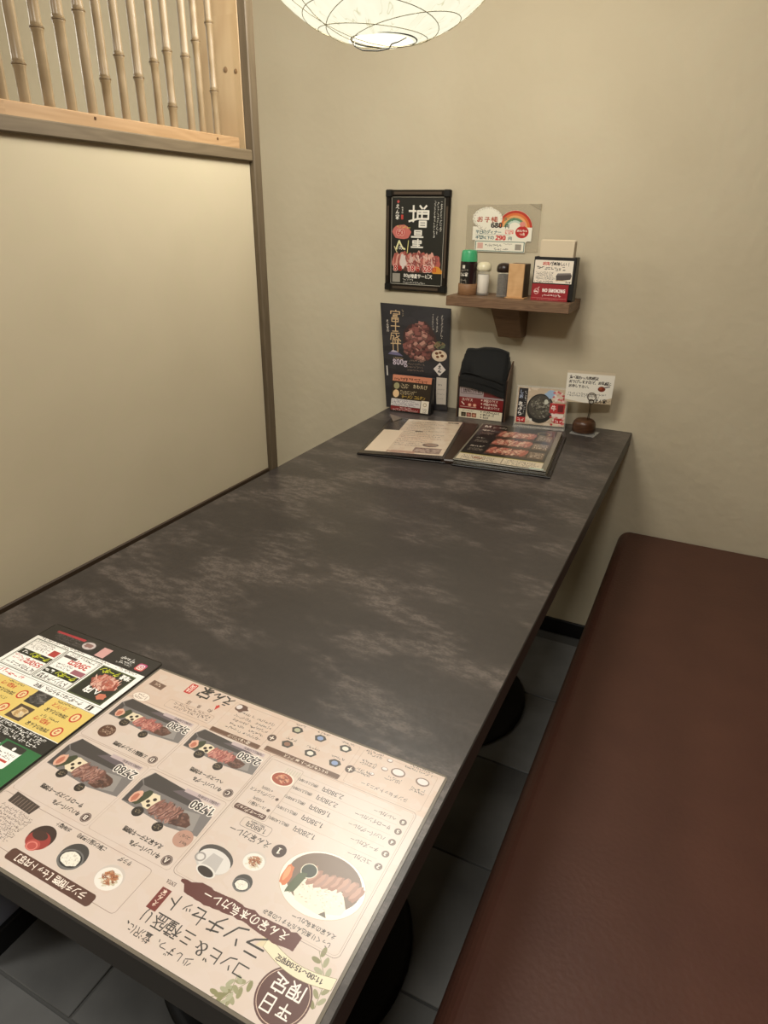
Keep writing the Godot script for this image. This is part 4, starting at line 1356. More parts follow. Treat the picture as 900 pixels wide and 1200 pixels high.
func build_room() -> void:
	wall_m = wall_mat()
	black_m = plain(Color(0.05, 0.05, 0.055), 0.45)
	var st := mb()
	bx(st, Vector3(-1.45, 1.2, BACK_Z - 0.06), Vector3(4.3, 2.4, 0.12), 0.001)
	structure(obj("wall_back", st, wall_m))
	st = mb()
	bx(st, Vector3(-3.46, 1.2, 0.3), Vector3(0.12, 2.4, 4.6), 0.001)
	structure(obj("wall_left", st, wall_m))
	st = mb()
	bx(st, Vector3(0.56, 1.2, 0.3), Vector3(0.12, 2.4, 4.6), 0.001)
	structure(obj("wall_right", st, plain(Color(0.36, 0.29, 0.22), 0.7)))
	st = mb()
	bx(st, Vector3(-1.45, 1.2, 2.56), Vector3(4.3, 2.4, 0.12), 0.001)
	structure(obj("wall_front", st, wall_m))
	st = mb()
	bx(st, Vector3(-1.45, 2.46, 0.3), Vector3(4.3, 0.12, 4.9), 0.001)
	structure(obj("ceiling", st, plain(Color(0.62, 0.57, 0.5), 0.9)))
	st = mb()
	bx(st, Vector3(-1.45, 0.0275, BACK_Z + 0.005), Vector3(3.9, 0.055, 0.01), 0.002)
	structure(obj("baseboard_back", st, black_m))
	# floor: slate tiles 0.6 by 0.3 in running bond on dark grout
	var fl := Node3D.new()
	fl.name = "floor"
	add_child(fl)
	structure(fl)
	st = mb()
	bx(st, Vector3(-1.45, -0.04, 0.3), Vector3(4.3, 0.072, 4.9), 0.001)
	obj("grout_bed", st, plain(Color(0.33, 0.33, 0.32), 0.9), fl)
	var mats := []
	for i in 4:
		var c := Color(0.41, 0.41, 0.40).lightened(i * 0.02)
		var m := tri_mat(noise_tex(310 + i, 0.006, c.darkened(0.25), c.lightened(0.14), 512, 5), Vector3(0.8, 0.8, 0.8), 0.5)
		mats.append(m)
	st = mb()
	bx(st, Vector3.ZERO, Vector3(0.609, 0.008, 0.307), 0.0012)
	st.generate_normals()
	var whole := st.commit()
	var k := 0
	for j in 14:
		var zc := -0.387 - 0.155 - 0.3125 * (j - 9)
		var off := 0.0 if j % 2 == 1 else 0.3075
		for i in 8:
			var xc := -0.8 + 0.3075 + off + 0.615 * (i - 5)
			var lo := maxf(xc - 0.3045, -3.39)
			var hi := minf(xc + 0.3045, 0.5)
			if hi - lo < 0.03:
				continue
			var mesh: Mesh = whole
			var at := Vector3(xc, -0.004, zc)
			if hi - lo < 0.6:
				var s2 := mb()
				bx(s2, Vector3.ZERO, Vector3(hi - lo, 0.008, 0.307), 0.0012)
				s2.generate_normals()
				mesh = s2.commit()
				at.x = (lo + hi) * 0.5
			var t := mesh_node("tile", mesh, mats[(k * 7 + j) % 4], fl)
			t.position = at
			k += 1

func build_partition() -> void:
	var t := thing("partition_screen", "beige partition along the table's left side with bamboo poles in its upper opening", "partition")
	var panel := tri_mat(noise_tex(321, 0.012, Color(0.77, 0.72, 0.605), Color(0.795, 0.745, 0.63), 512, 3), Vector3(0.6, 0.6, 0.6), 0.8)
	var frame := tri_mat(wood_tex(322, Color(0.41, 0.355, 0.27), Color(0.47, 0.41, 0.32)), Vector3(1.5, 6, 1.5), 0.6)
	var frame_up := tri_mat(wood_tex(322, Color(0.36, 0.31, 0.235), Color(0.41, 0.355, 0.275), 512, 256, 14.0, [], true), Vector3(6, 1.5, 6), 0.6)
	pale_wood = tri_mat(wood_tex(323, Color(0.64, 0.51, 0.36), Color(0.71, 0.58, 0.43)), Vector3(1.4, 5, 1.4), 0.55)
	var st := mb()
	bx(st, Vector3(-1.07, 0.36, -0.805), Vector3(0.1, 0.72, 0.89), 0.001)
	obj("lower_wall", st, plain(Color(0.52, 0.54, 0.60), 0.85), t)
	st = mb()
	bx(st, Vector3(-1.014, 0.028, -0.805), Vector3(0.012, 0.056, 0.89), 0.002)
	obj("skirting", st, black_m, t)
	st = mb()
	bx(st, Vector3(-0.995, 1.068, -0.804), Vector3(0.138, 0.70, 0.886), 0.001)
	obj("panel", st, panel, t)
	st = mb()
	bx(st, Vector3(-0.955, 0.741, -0.804), Vector3(0.064, 0.014, 0.886), 0.002)
	obj("bottom_rail", st, plain(Color(0.24, 0.18, 0.12), 0.6), t)
	st = mb()
	bx(st, Vector3(-0.99, 1.4265, -0.804), Vector3(0.146, 0.021, 0.886), 0.002)
	obj("rail", st, frame, t)
	st = mb()
	bx(st, Vector3(-0.99, 2.30, -0.804), Vector3(0.146, 0.2, 0.886), 0.002)
	obj("head_board", st, panel, t)
	st = mb()
	bx(st, Vector3(-0.925, 1.2, -1.2605), Vector3(0.02, 2.4, 0.025), 0.002)
	obj("post", st, frame_up, t)
	st = mb()
	bx(st, Vector3(-1.045, 1.2, -0.3705), Vector3(0.05, 2.4, 0.02), 0.002)
	obj("post", st, frame_up, t)
	# pale sill strip and jamb board round the bamboo
	st = mb()
	bx(st, Vector3(-0.965, 1.4475, -0.798), Vector3(0.054, 0.021, 0.872), 0.0015)
	var sill := obj("sill_strip", st, pale_wood, t)
	st = mb()
	for g in [[-0.87, 1.452], [-1.165, 1.4505]]:
		st = mb()
		bx(st, Vector3(-0.9375, g[1], g[0]), Vector3(0.002, 0.004, 0.0035), 0.0005)
		obj("knot", st, plain(Color(0.35, 0.24, 0.13), 0.7), sill)
	var board := mesh_node("jamb_board", QuadMesh.new(), null, t)
	st = mb()
	bx(st, Vector3.ZERO, Vector3(0.1, 0.76, 0.008), 0.001)
	st.generate_normals()
	board.mesh = st.commit()
	board.position = Vector3(-0.985, 1.818, -1.252)
	var grain := wood_tex(324, Color(0.68, 0.57, 0.42), Color(0.74, 0.64, 0.49), 512, 256, 9.0, [], true)
	board.material_override = tri_mat(grain, Vector3(1.2, 1.2, 1.2), 0.55)
	for q in [[-0.972, 1.578, 0.0055], [-0.947, 1.574, 0.0045]]:
		st = mb()
		lathe(st, [Vector2(q[2], 0.0), Vector2(q[2] * 0.94, 0.0004), Vector2(q[2] * 0.7, 0.0003), Vector2(q[2] * 0.62, 0.0005), Vector2(0, 0.0004)], Vector3.ZERO, 16)
		var kn := obj("knot", st, plain(Color(0.50, 0.39, 0.26), 0.6), board)
		kn.position = Vector3(q[0], q[1], -1.248) - board.position
		kn.rotation.x = PI / 2
	# bamboo poles, each with its joints
	var skin := []
	for i in 3:
		skin.append(tri_mat(wood_tex(330 + i, Color(0.52, 0.44, 0.32).lightened(i * 0.04), Color(0.61, 0.53, 0.41), 256, 128, 5.0), Vector3(9, 2, 9), 0.35))
	var joint := plain(Color(0.42, 0.34, 0.22), 0.5)
	var rng := seeded(7)
	# z of the pole, radius, heights of its joints
	var poles := [[-0.705, 0.0085, [1.80]], [-0.735, 0.0082, [1.70]], [-0.771, 0.0082, [1.509, 1.78]], [-0.812, 0.0082, [1.56, 1.83]], [-0.853, 0.0082, [1.578, 1.85]], [-0.893, 0.0082, [1.597, 1.86]],
		[-0.928, 0.0076, [1.514, 1.76]], [-0.964, 0.0073, [1.552, 1.80]], [-1.003, 0.0076, [1.527, 1.79]], [-1.044, 0.0070, [1.556, 1.80]], [-1.079, 0.0073, [1.494, 1.578, 1.84]], [-1.126, 0.0073, [1.578, 1.82]], [-1.158, 0.0068, [1.608, 1.85]], [-1.2, 0.0066, [1.535, 1.644, 1.90]]]
	for i in 7:
		poles.append([-0.665 + i * 0.042, 0.0082, [1.55 + 0.1 * rng.randf(), 1.85]])
	var n := 0
	for b in poles:
		var prof := []
		var r: float = b[1]
		prof.append(Vector2(r, 1.452))
		for h in b[2]:
			for q in [[-0.03, 0.0], [-0.006, 0.0], [-0.003, 0.0012], [0.0, 0.0016], [0.002, -0.0004], [0.004, 0.001], [0.007, 0.0], [0.04, -0.0002]]:
				prof.append(Vector2(r + q[1], h + q[0]))
		prof.append(Vector2(r * 0.95, 2.2))
		st = mb()
		lathe(st, prof, Vector3.ZERO, 12)
		var pole := obj("bamboo_pole", st, skin[n % 3], t)
		pole.position = Vector3(-0.966, 0, b[0])
		for h in b[2]:
			st = mb()
			lathe(st, [Vector2(r + 0.0004, h - 0.0022), Vector2(r + 0.002, h - 0.0008), Vector2(r + 0.002, h + 0.0008), Vector2(r + 0.0004, h + 0.0024)], Vector3.ZERO, 12)
			obj("joint_ring", st, joint, pole)
		n += 1

func build_bench() -> void:
	var t := thing("bench", "dark brown padded bench along the right side of the table", "bench", Vector3(0.15, 0, -1.0))
	var skin := tri_mat(noise_tex(341, 0.02, Color(0.315, 0.19, 0.15), Color(0.34, 0.21, 0.165), 256, 4), Vector3(1.5, 1.5, 1.5), 0.5)
	skin.normal_enabled = true
	var nt := NoiseTexture2D.new()
	nt.width = 512
	nt.height = 512
	nt.seamless = true
	nt.noise = noise(342, 0.12, 3)
	nt.as_normal_map = true
	skin.normal_texture = nt
	skin.normal_scale = 0.03
	for part in [["base", [Vector2(-0.322, 0.0), Vector2(-0.304, 0.27), Vector2(0.345, 0.27), Vector2(0.345, 0.0)], 0.0], ["seat_cushion", [], 0.272]]:
		var p := PackedVector2Array(part[1])
		if part[0] == "seat_cushion":
			p = PackedVector2Array([Vector2(-0.302, 0.272), Vector2(-0.3, 0.385)])
			for i in 9:
				var a := PI - i * PI / 16.0
				p.append(Vector2(-0.265 + cos(a) * 0.035, 0.392 + sin(a) * 0.040))
			p.append(Vector2(0.3, 0.4345))
			p.append(Vector2(0.345, 0.42))
			p.append(Vector2(0.345, 0.272))
		var a3 := PackedVector3Array()
		var b3 := PackedVector3Array()
		for q in p:
			a3.append(Vector3(q.x, q.y, -0.994))
			b3.append(Vector3(q.x, q.y, 0.93))
		var st := mb()
		loft(st, a3, b3)
		obj(part[0], st, skin, t)

func build_table() -> void:
	var t := thing("dining_table", "long dark grey table with scuffed stone-look top reaching to the back wall", "table", Vector3(-0.539, 0, -1.1145))
	var w := 0.75
	var l := 1.777
	var st := mb()
	st.set_smooth_group(-1)
	var h := Vector3(w * 0.5, 0, l * 0.5)
	var e := 0.0015
	var top := [Vector3(-h.x + e, TABLE_Y, -h.z + e), Vector3(h.x - e, TABLE_Y, -h.z + e), Vector3(h.x - e, TABLE_Y, h.z - e), Vector3(-h.x + e, TABLE_Y, h.z - e)]
	var uv := [Vector2(0, 0), Vector2(1, 0), Vector2(1, 1), Vector2(0, 1)]
	for i in [0, 1, 2, 0, 2, 3]:
		st.set_uv(uv[i])
		st.add_vertex(top[i])
	st.generate_normals()
	var tm := StandardMaterial3D.new()
	tm.albedo_texture = table_tex(720, 1706)
	tm.roughness = 0.36
	tm.metallic_specular = 0.5
	tm.normal_enabled = true
	var nt := NoiseTexture2D.new()
	nt.width = 1024
	nt.height = 1024
	nt.seamless = true
	nt.noise = noise(351, 0.05, 4)
	nt.as_normal_map = true
	nt.bump_strength = 3.0
	tm.normal_texture = nt
	tm.normal_scale = 0.05
	st.set_material(tm)
	var m := st.commit()
	var s2 := mb()
	s2.set_smooth_group(-1)
	var mid := Vector3(0, TABLE_Y - 0.018, 0)
	var lower := []
	var rim := []
	for v in top:
		rim.append(Vector3(signf(v.x) * h.x, TABLE_Y - e, signf(v.z) * h.z))
		lower.append(Vector3(signf(v.x) * h.x, TABLE_Y - 0.036, signf(v.z) * h.z))
	for i in 4:
		quad(s2, top[i], top[(i + 1) % 4], rim[(i + 1) % 4], rim[i], mid)
		quad(s2, rim[i], rim[(i + 1) % 4], lower[(i + 1) % 4], lower[i], mid)
	quad(s2, lower[0], lower[1], lower[2], lower[3], mid)
	s2.generate_normals()
	s2.set_material(plain(Color(0.20, 0.185, 0.17), 0.5))
	m = s2.commit(m)
	mesh_node("tabletop", m, null, t)
	var iron := plain(Color(0.035, 0.035, 0.036), 0.5, 0.3)
	for z in [0.415, -0.415]:
		st = mb()
		lathe(st, crisp([Vector2(0, 0.026), Vector2(0.05, 0.025), Vector2(0.235, 0.012), Vector2(0.25, 0.007), Vector2(0.25, 0.0), Vector2(0, 0.0)]), Vector3.ZERO, 48)
		var base := obj("pedestal_base", st, iron, t)
		base.position = Vector3(0, 0, z)
		st = mb()
		lathe(st, [Vector2(0.038, 0.02), Vector2(0.038, 0.69)], Vector3.ZERO, 24)
		obj("column", st, iron, base)
		st = mb()
		bx(st, Vector3(0, 0.699, 0), Vector3(0.36, 0.02, 0.36), 0.002)
		obj("top_plate", st, iron, base)

func build_lantern(c: Vector3, next: Vector3) -> void:
	var t := thing("pendant_lantern", "round white paper lantern with thin wire loops hanging over the table", "lantern", c)
	var r := 0.23
	var rng := noise(361, 1.6, 3)
	var st := mb()
	st.set_smooth_group(0)
	var rows := 40
	var cols := 72
	var grid := []
	for j in rows + 1:
		var a := lerpf(0.20, PI - 0.22, j / float(rows))
		var line := []
		for i in cols + 1:
			var f := TAU * (i % cols) / cols
			var d := Vector3(sin(a) * cos(f), cos(a), sin(a) * sin(f))
			line.append(d * r * (1.0 + 0.012 * rng.get_noise_3dv(d * 2.0)))
		grid.append(line)
	for j in rows:
		for i in cols:
			var q := [[j, i], [j, i + 1], [j + 1, i + 1], [j, i], [j + 1, i + 1], [j + 1, i]]
			var v0: Vector3 = grid[q[0][0]][q[0][1]]
			var v1: Vector3 = grid[q[1][0]][q[1][1]]
			var v2: Vector3 = grid[q[2][0]][q[2][1]]
			if (v1 - v0).cross(v2 - v0).dot(v0) > 0:
				q = [q[0], q[2], q[1], q[3], q[5], q[4]]
			for g in q:
				st.set_uv(Vector2(g[1] / float(cols) * 2.0, g[0] / float(rows)))
				st.add_vertex(grid[g[0]][g[1]])
	var paper := StandardMaterial3D.new()
	var tex := paper_tex(1024, 512, Color(1.0, 0.985, 0.88), Color(0.84, 0.81, 0.65), 362)
	paper.albedo_color = Color(0.22, 0.21, 0.19)
	paper.roughness = 0.9
	paper.emission_enabled = true
	paper.emission_texture = tex
	paper.emission_operator = BaseMaterial3D.EMISSION_OP_MULTIPLY
	paper.emission = Color(1, 1, 1)
	paper.emission_energy_multiplier = 0.98
	obj("lamp_shade", st, paper, t)
	var wire := plain(Color(0.62, 0.58, 0.46), 0.6)
	# wire loops lie on the paper: each is the circle in which a tilted plane cuts the ball
	for g in [[Vector3(0.246, -0.969, -0.004), 0.83], [Vector3(-0.028, -0.993, 0.113), 0.894], [Vector3(-0.076, -0.997, -0.022), 0.929], [Vector3(0.167, -0.984, -0.066), 0.93], [Vector3(0.5, -0.6, 0.5), 0.62], [Vector3(-0.6, -0.5, -0.4), 0.55], [Vector3(-0.5, 0.5, 0.6), 0.55], [Vector3(0.3, 0.7, 0.5), 0.6]]:
		var n: Vector3 = g[0].normalized()
		var u := n.cross(Vector3(0.3, 0.2, 0.9)).normalized()
		var w := n.cross(u)
		var rr := r * 1.004
		var pts := []
		for i in 49:
			var a := TAU * i / 48
			pts.append(n * rr * g[1] + (u * cos(a) + w * sin(a)) * rr * sqrt(1.0 - g[1] * g[1]))
		st = mb()
		tube(st, pts, 0.0006, 5)
		obj("wire_loop", st, wire, t)
	var dark := plain(Color(0.25, 0.24, 0.2), 0.4)
	st = mb()
	var ring := []
	for i in 41:
		var a := TAU * i / 40
		ring.append(Vector3(0.005 + cos(a) * 0.051, -r * 0.970, sin(a) * 0.051))
	tube(st, ring, 0.0012, 6)
	obj("bottom_ring", st, dark, t)
	st = mb()
	var bend := Curve3D.new()
	for q in [Vector3(-0.040, -0.222, 0.012), Vector3(-0.034, -0.232, 0.024), Vector3(-0.014, -0.241, 0.034), Vector3(0.012, -0.2435, 0.034), Vector3(0.029, -0.241, 0.03), Vector3(0.032, -0.235, 0.028), Vector3(0.040, -0.232, 0.022), Vector3(0.041, -0.222, -0.004)]:
		bend.add_point(q, Vector3(-0.005, 0, 0), Vector3(0.005, 0, 0))
	var bent := []
	for i in 41:
		bent.append(bend.sample_baked(bend.get_baked_length() * i / 40.0))
	tube(st, bent, 0.0011, 6)
	obj("wire_handle", st, dark, t)
	var glow := StandardMaterial3D.new()
	glow.albedo_color = Color(0.8, 0.8, 0.75)
	glow.emission_enabled = true
	glow.emission = Color(1.0, 0.97, 0.86)
	glow.emission_energy_multiplier = 0.75
	st = mb()
	lathe(st, [Vector2(0, -0.16), Vector2(0.025, -0.152), Vector2(0.036, -0.125), Vector2(0.03, -0.09), Vector2(0.016, -0.06), Vector2(0.016, -0.03)], Vector3.ZERO, 20)
	obj("bulb", st, glow, t)
	st = mb()
	lathe(st, crisp([Vector2(0.018, -0.03), Vector2(0.02, 0.05), Vector2(0.004, 0.06)]), Vector3.ZERO, 16)
	var socket := obj("socket", st, dark, t)
	st = mb()
	tube(st, [Vector3(0, 0.06, 0), Vector3(0, 0.3, 0), Vector3(0, 0.585, 0)], 0.003, 8)
	obj("cord", st, plain(Color(0.85, 0.82, 0.75), 0.6), t)
	st = mb()
	lathe(st, crisp([Vector2(0.0, 0.585), Vector2(0.045, 0.59), Vector2(0.05, 0.609), Vector2(0, 0.61)]), Vector3.ZERO, 24)
	obj("ceiling_cap", st, plain(Color(0.85, 0.82, 0.75), 0.6), t)
	# the same lantern in the next booth
	var twin := t.duplicate()
	twin.name = numbered("pendant_lantern", self)
	add_child(twin, true)
	twin.position = next
	tag(twin, "paper lantern of the next booth, hidden behind the bamboo partition", "lantern")

func build_fittings() -> void:
	# lamps that light the place from outside the frame
	var glow := StandardMaterial3D.new()
	glow.albedo_color = Color(0.9, 0.9, 0.88)
	glow.emission_enabled = true
	glow.emission = Color(1.0, 0.94, 0.86)
	glow.emission_energy_multiplier = 1.0
	var st := mb()
	for g in [["square white ceiling lamp in the aisle in front of the booth", Vector3(0.03, 2.4, 0.28), 0.24], ["square white ceiling lamp in front of the next booth beyond the partition", Vector3(-1.62, 2.4, 0.28), 0.24]]:
		var t := thing("ceiling_lamp", g[0], "lamp", g[1])
		st = mb()
		bx(st, Vector3(0, -0.008, 0), Vector3(g[2] + 0.03, 0.016, g[2] + 0.03), 0.002)
		obj("housing", st, plain(Color(0.85, 0.85, 0.83), 0.5), t)
		st = mb()
		bx(st, Vector3(0, -0.018, 0), Vector3(g[2], 0.004, g[2]), 0.001)
		obj("diffuser", st, glow, t)
func build_shelf() -> void:
	var walnut := tri_mat(wood_tex(371, Color(0.40, 0.30, 0.22), Color(0.52, 0.41, 0.31)), Vector3(3, 9, 3), 0.5)
	var dark_wood := tri_mat(wood_tex(372, Color(0.40, 0.31, 0.22), Color(0.48, 0.38, 0.28)), Vector3(3, 9, 3), 0.5)
	var t := thing("wall_shelf", "short brown wooden shelf on the back wall carried by one bracket", "shelf", Vector3(-0.538, SHELF_Y, BACK_Z))
	var st := mb()
	bx(st, Vector3(0, -0.0135, 0.075), Vector3(0.352, 0.027, 0.15), 0.0015)
	obj("board", st, walnut, t)
	st = mb()
	var a := PackedVector3Array([Vector3(-0.052, -0.028, 0.0), Vector3(0.030, -0.028, 0.0), Vector3(0.030, -0.028, 0.115), Vector3(-0.052, -0.028, 0.115)])
	var b := PackedVector3Array([Vector3(-0.042, -0.118, 0.0), Vector3(0.028, -0.118, 0.0), Vector3(0.028, -0.118, 0.05), Vector3(-0.042, -0.118, 0.05)])
	loft(st, a, b)
	obj("bracket", st, dark_wood, t)

	# spice shaker standing in a round wooden holder
	var z := BACK_Z + 0.088
	t = thing("bottle_holder", "round light wooden holder under the green-capped shaker on the shelf", "holder", Vector3(-0.6725, SHELF_Y, z))
	st = mb()
	lathe(st, crisp([Vector2(0, 0), Vector2(0.0275, 0), Vector2(0.0275, 0.031), Vector2(0.0245, 0.031), Vector2(0.0245, 0.004), Vector2(0, 0.004)]), Vector3.ZERO, 32)
	obj("ring_body", st, tri_mat(wood_tex(373, Color(0.50, 0.36, 0.24), Color(0.60, 0.45, 0.31)), Vector3(6, 12, 6), 0.55), t)
	t = thing("spice_shaker", "dark shaker with a green cap standing in the wooden holder on the shelf", "shaker", Vector3(-0.6725, SHELF_Y + 0.004, z))
	st = mb()
	st.set_smooth_group(0)
	var prof := [Vector2(0, 0), Vector2(0.0232, 0), Vector2(0.0236, 0.003), Vector2(0.0236, 0.083), Vector2(0.0228, 0.087)]
	lathe(st, prof, Vector3.ZERO, 32)
	obj("body", st, plain(Color(0.12, 0.07, 0.06), 0.25), t)
	st = mb()
	st.set_smooth_group(0)
	for i in 40:
		var a0 := TAU * i / 40
		var a1 := TAU * (i + 1) / 40
		for g in [[a0, 0.083], [a1, 0.02], [a0, 0.02], [a0, 0.083], [a1, 0.083], [a1, 0.02]]:
			st.set_uv(Vector2(1.0 - g[0] / TAU, (0.083 - g[1]) / 0.063))
			st.add_vertex(Vector3(cos(g[0]) * 0.0239, g[1], sin(g[0]) * 0.0239))
	var lab := obj("label", st, printed(print_spice_label(), 0.3), t)
	lab.rotation.y = 0.35
	st = mb()
	lathe(st, crisp([Vector2(0.0232, 0.087), Vector2(0.0236, 0.090), Vector2(0.0218, 0.112), Vector2(0.0195, 0.117), Vector2(0.0, 0.1178)], 0.002), Vector3.ZERO, 32)
	obj("cap", st, plain(Color(0.27, 0.67, 0.46), 0.35), t)

	# salt and pepper
	var glass := StandardMaterial3D.new()
	glass.transparency = BaseMaterial3D.TRANSPARENCY_ALPHA
	glass.albedo_color = Color(0.95, 0.96, 0.95, 0.12)
	glass.roughness = 0.05
	for g in [["salt_shaker", "glass salt shaker with a cream domed cap, filled white, on the shelf", -0.6285, 0.082, Color(0.90, 0.87, 0.74), Color(0.93, 0.90, 0.84), 0.056],
			["pepper_shaker", "glass pepper shaker with a dark domed cap beside the orange wooden box on the shelf", -0.5665, 0.09, Color(0.16, 0.11, 0.09), Color(0.30, 0.25, 0.19), 0.060]]:
		t = thing(g[0], g[1], "shaker", Vector3(g[2], SHELF_Y, BACK_Z + g[3]))
		st = mb()
		lathe(st, crisp([Vector2(0, 0.0), Vector2(0.0175, 0.0), Vector2(0.0185, 0.003), Vector2(0.0178, 0.008), Vector2(0.0183, 0.05), Vector2(0.0185, 0.062), Vector2(0.0165, 0.068), Vector2(0.0165, 0.074)]), Vector3.ZERO, 28)
		obj("glass_body", st, glass, t)
		st = mb()
		lathe(st, crisp([Vector2(0, 0.006), Vector2(0.0158, 0.006), Vector2(0.0164, g[6]), Vector2(0.012, g[6] + 0.001), Vector2(0, g[6] + 0.0025)]), Vector3.ZERO, 24)
		var fill: StandardMaterial3D = plain(g[5], 0.9)
		if g[0] == "pepper_shaker":
			fill = tri_mat(noise_tex(375, 0.16, Color(0.10, 0.08, 0.06), Color(0.50, 0.42, 0.32), 256, 3), Vector3(5, 5, 5), 0.9)
		obj("filling", st, fill, t)
		st = mb()
		lathe(st, [Vector2(0.017, 0.066), Vector2(0.0202, 0.0675), Vector2(0.0212, 0.074), Vector2(0.0205, 0.081), Vector2(0.017, 0.087), Vector2(0.010, 0.0905), Vector2(0, 0.0915)], Vector3.ZERO, 28)
		obj("cap", st, plain(g[4], 0.3), t)

	# wooden toothpick box on its small tray
	t = thing("toothpick_box", "small box with an orange wooden front and dark sides on the shelf", "box", Vector3(-0.525, SHELF_Y, BACK_Z + 0.082), -0.02)
	st = mb()
	bx(st, Vector3(0, 0.046, -0.004), Vector3(0.046, 0.088, 0.05), 0.0012)
	obj("body", st, plain(Color(0.34, 0.27, 0.20), 0.6), t)
	st = mb()
	bx(st, Vector3(-0.001, 0.0465, 0.0235), Vector3(0.045, 0.089, 0.005), 0.001)
	var front_m := tri_mat(wood_tex(376, Color(0.78, 0.61, 0.42), Color(0.84, 0.68, 0.49), 256, 128, 6.0), Vector3(12, 4, 12), 0.5)
	obj("front_panel", st, front_m, t)
	st = mb()
	bx(st, Vector3(0.001, 0.001, 0.012), Vector3(0.056, 0.002, 0.04), 0.0006)
	obj("base_tray", st, tri_mat(wood_tex(377, Color(0.76, 0.58, 0.38), Color(0.84, 0.68, 0.48), 256, 128, 6.0), Vector3(12, 12, 12), 0.5), t)

	# black box of napkins with its cards
	t = thing("napkin_box", "black open box with notice cards on its front at the right end of the shelf", "box", Vector3(-0.4215, SHELF_Y, BACK_Z + 0.0925), 0.0)
	var box_m := plain(Color(0.075, 0.06, 0.05), 0.45)
	for g in [[Vector3(0, 0.0025, 0), Vector3(0.109, 0.005, 0.04), "bottom"], [Vector3(0, 0.056, 0.018), Vector3(0.1135, 0.112, 0.004), "front_panel"], [Vector3(0, 0.056, -0.018), Vector3(0.1135, 0.112, 0.004), "back_panel"], [Vector3(-0.0548, 0.056, 0), Vector3(0.004, 0.112, 0.034), "side_panel"], [Vector3(0.0548, 0.056, 0), Vector3(0.004, 0.112, 0.034), "side_panel"]]:
		st = mb()
		bx(st, g[0], g[1], 0.0008)
		obj(g[2], st, box_m, t)
	var pap := plain(Color(0.86, 0.82, 0.74), 0.7)
	var ca := thing("notice_card", "white notice card with a grey slab picture on the black box's front", "card", Vector3(-0.4275, SHELF_Y + 0.072, BACK_Z + 0.1137))
	sheet("card_face", Vector3(-0.0475, 0.032, 0), Vector3(0.0555, 0.032, 0), Vector3(0.0555, -0.026, 0), Vector3(-0.0475, -0.026, 0), 0.0008, printed(print_box_card(), 0.4), pap, ca)
	var cb := thing("no_smoking_card", "dark red NO SMOKING card on the black box's front", "card", Vector3(-0.4295, SHELF_Y + 0.0215, BACK_Z + 0.1157))
	sheet("card_face", Vector3(-0.0475, 0.022, 0), Vector3(0.052, 0.022, 0), Vector3(0.052, -0.0212, 0.002), Vector3(-0.0475, -0.0212, 0.002), 0.0008, printed(print_no_smoking(), 0.4), plain(Color(0.5, 0.15, 0.16), 0.6), cb)
	var nap := thing("napkin_stack", "stack of beige paper napkins standing up out of the black box", "napkins", Vector3(-0.4215, SHELF_Y + 0.0055, BACK_Z + 0.0925))
	var nm := [plain(Color(0.87, 0.81, 0.70), 0.9), plain(Color(0.83, 0.77, 0.66), 0.9)]
	for i in 10:
		st = mb()
		var zz := -0.0130 + i * 0.0029
		bx(st, Vector3(0.001 * sin(i * 2.1), 0.074 + 0.001 * sin(i * 1.3), zz), Vector3(0.090, 0.148, 0.0026), 0.0008)
		obj("napkin", st, nm[i % 2], nap)

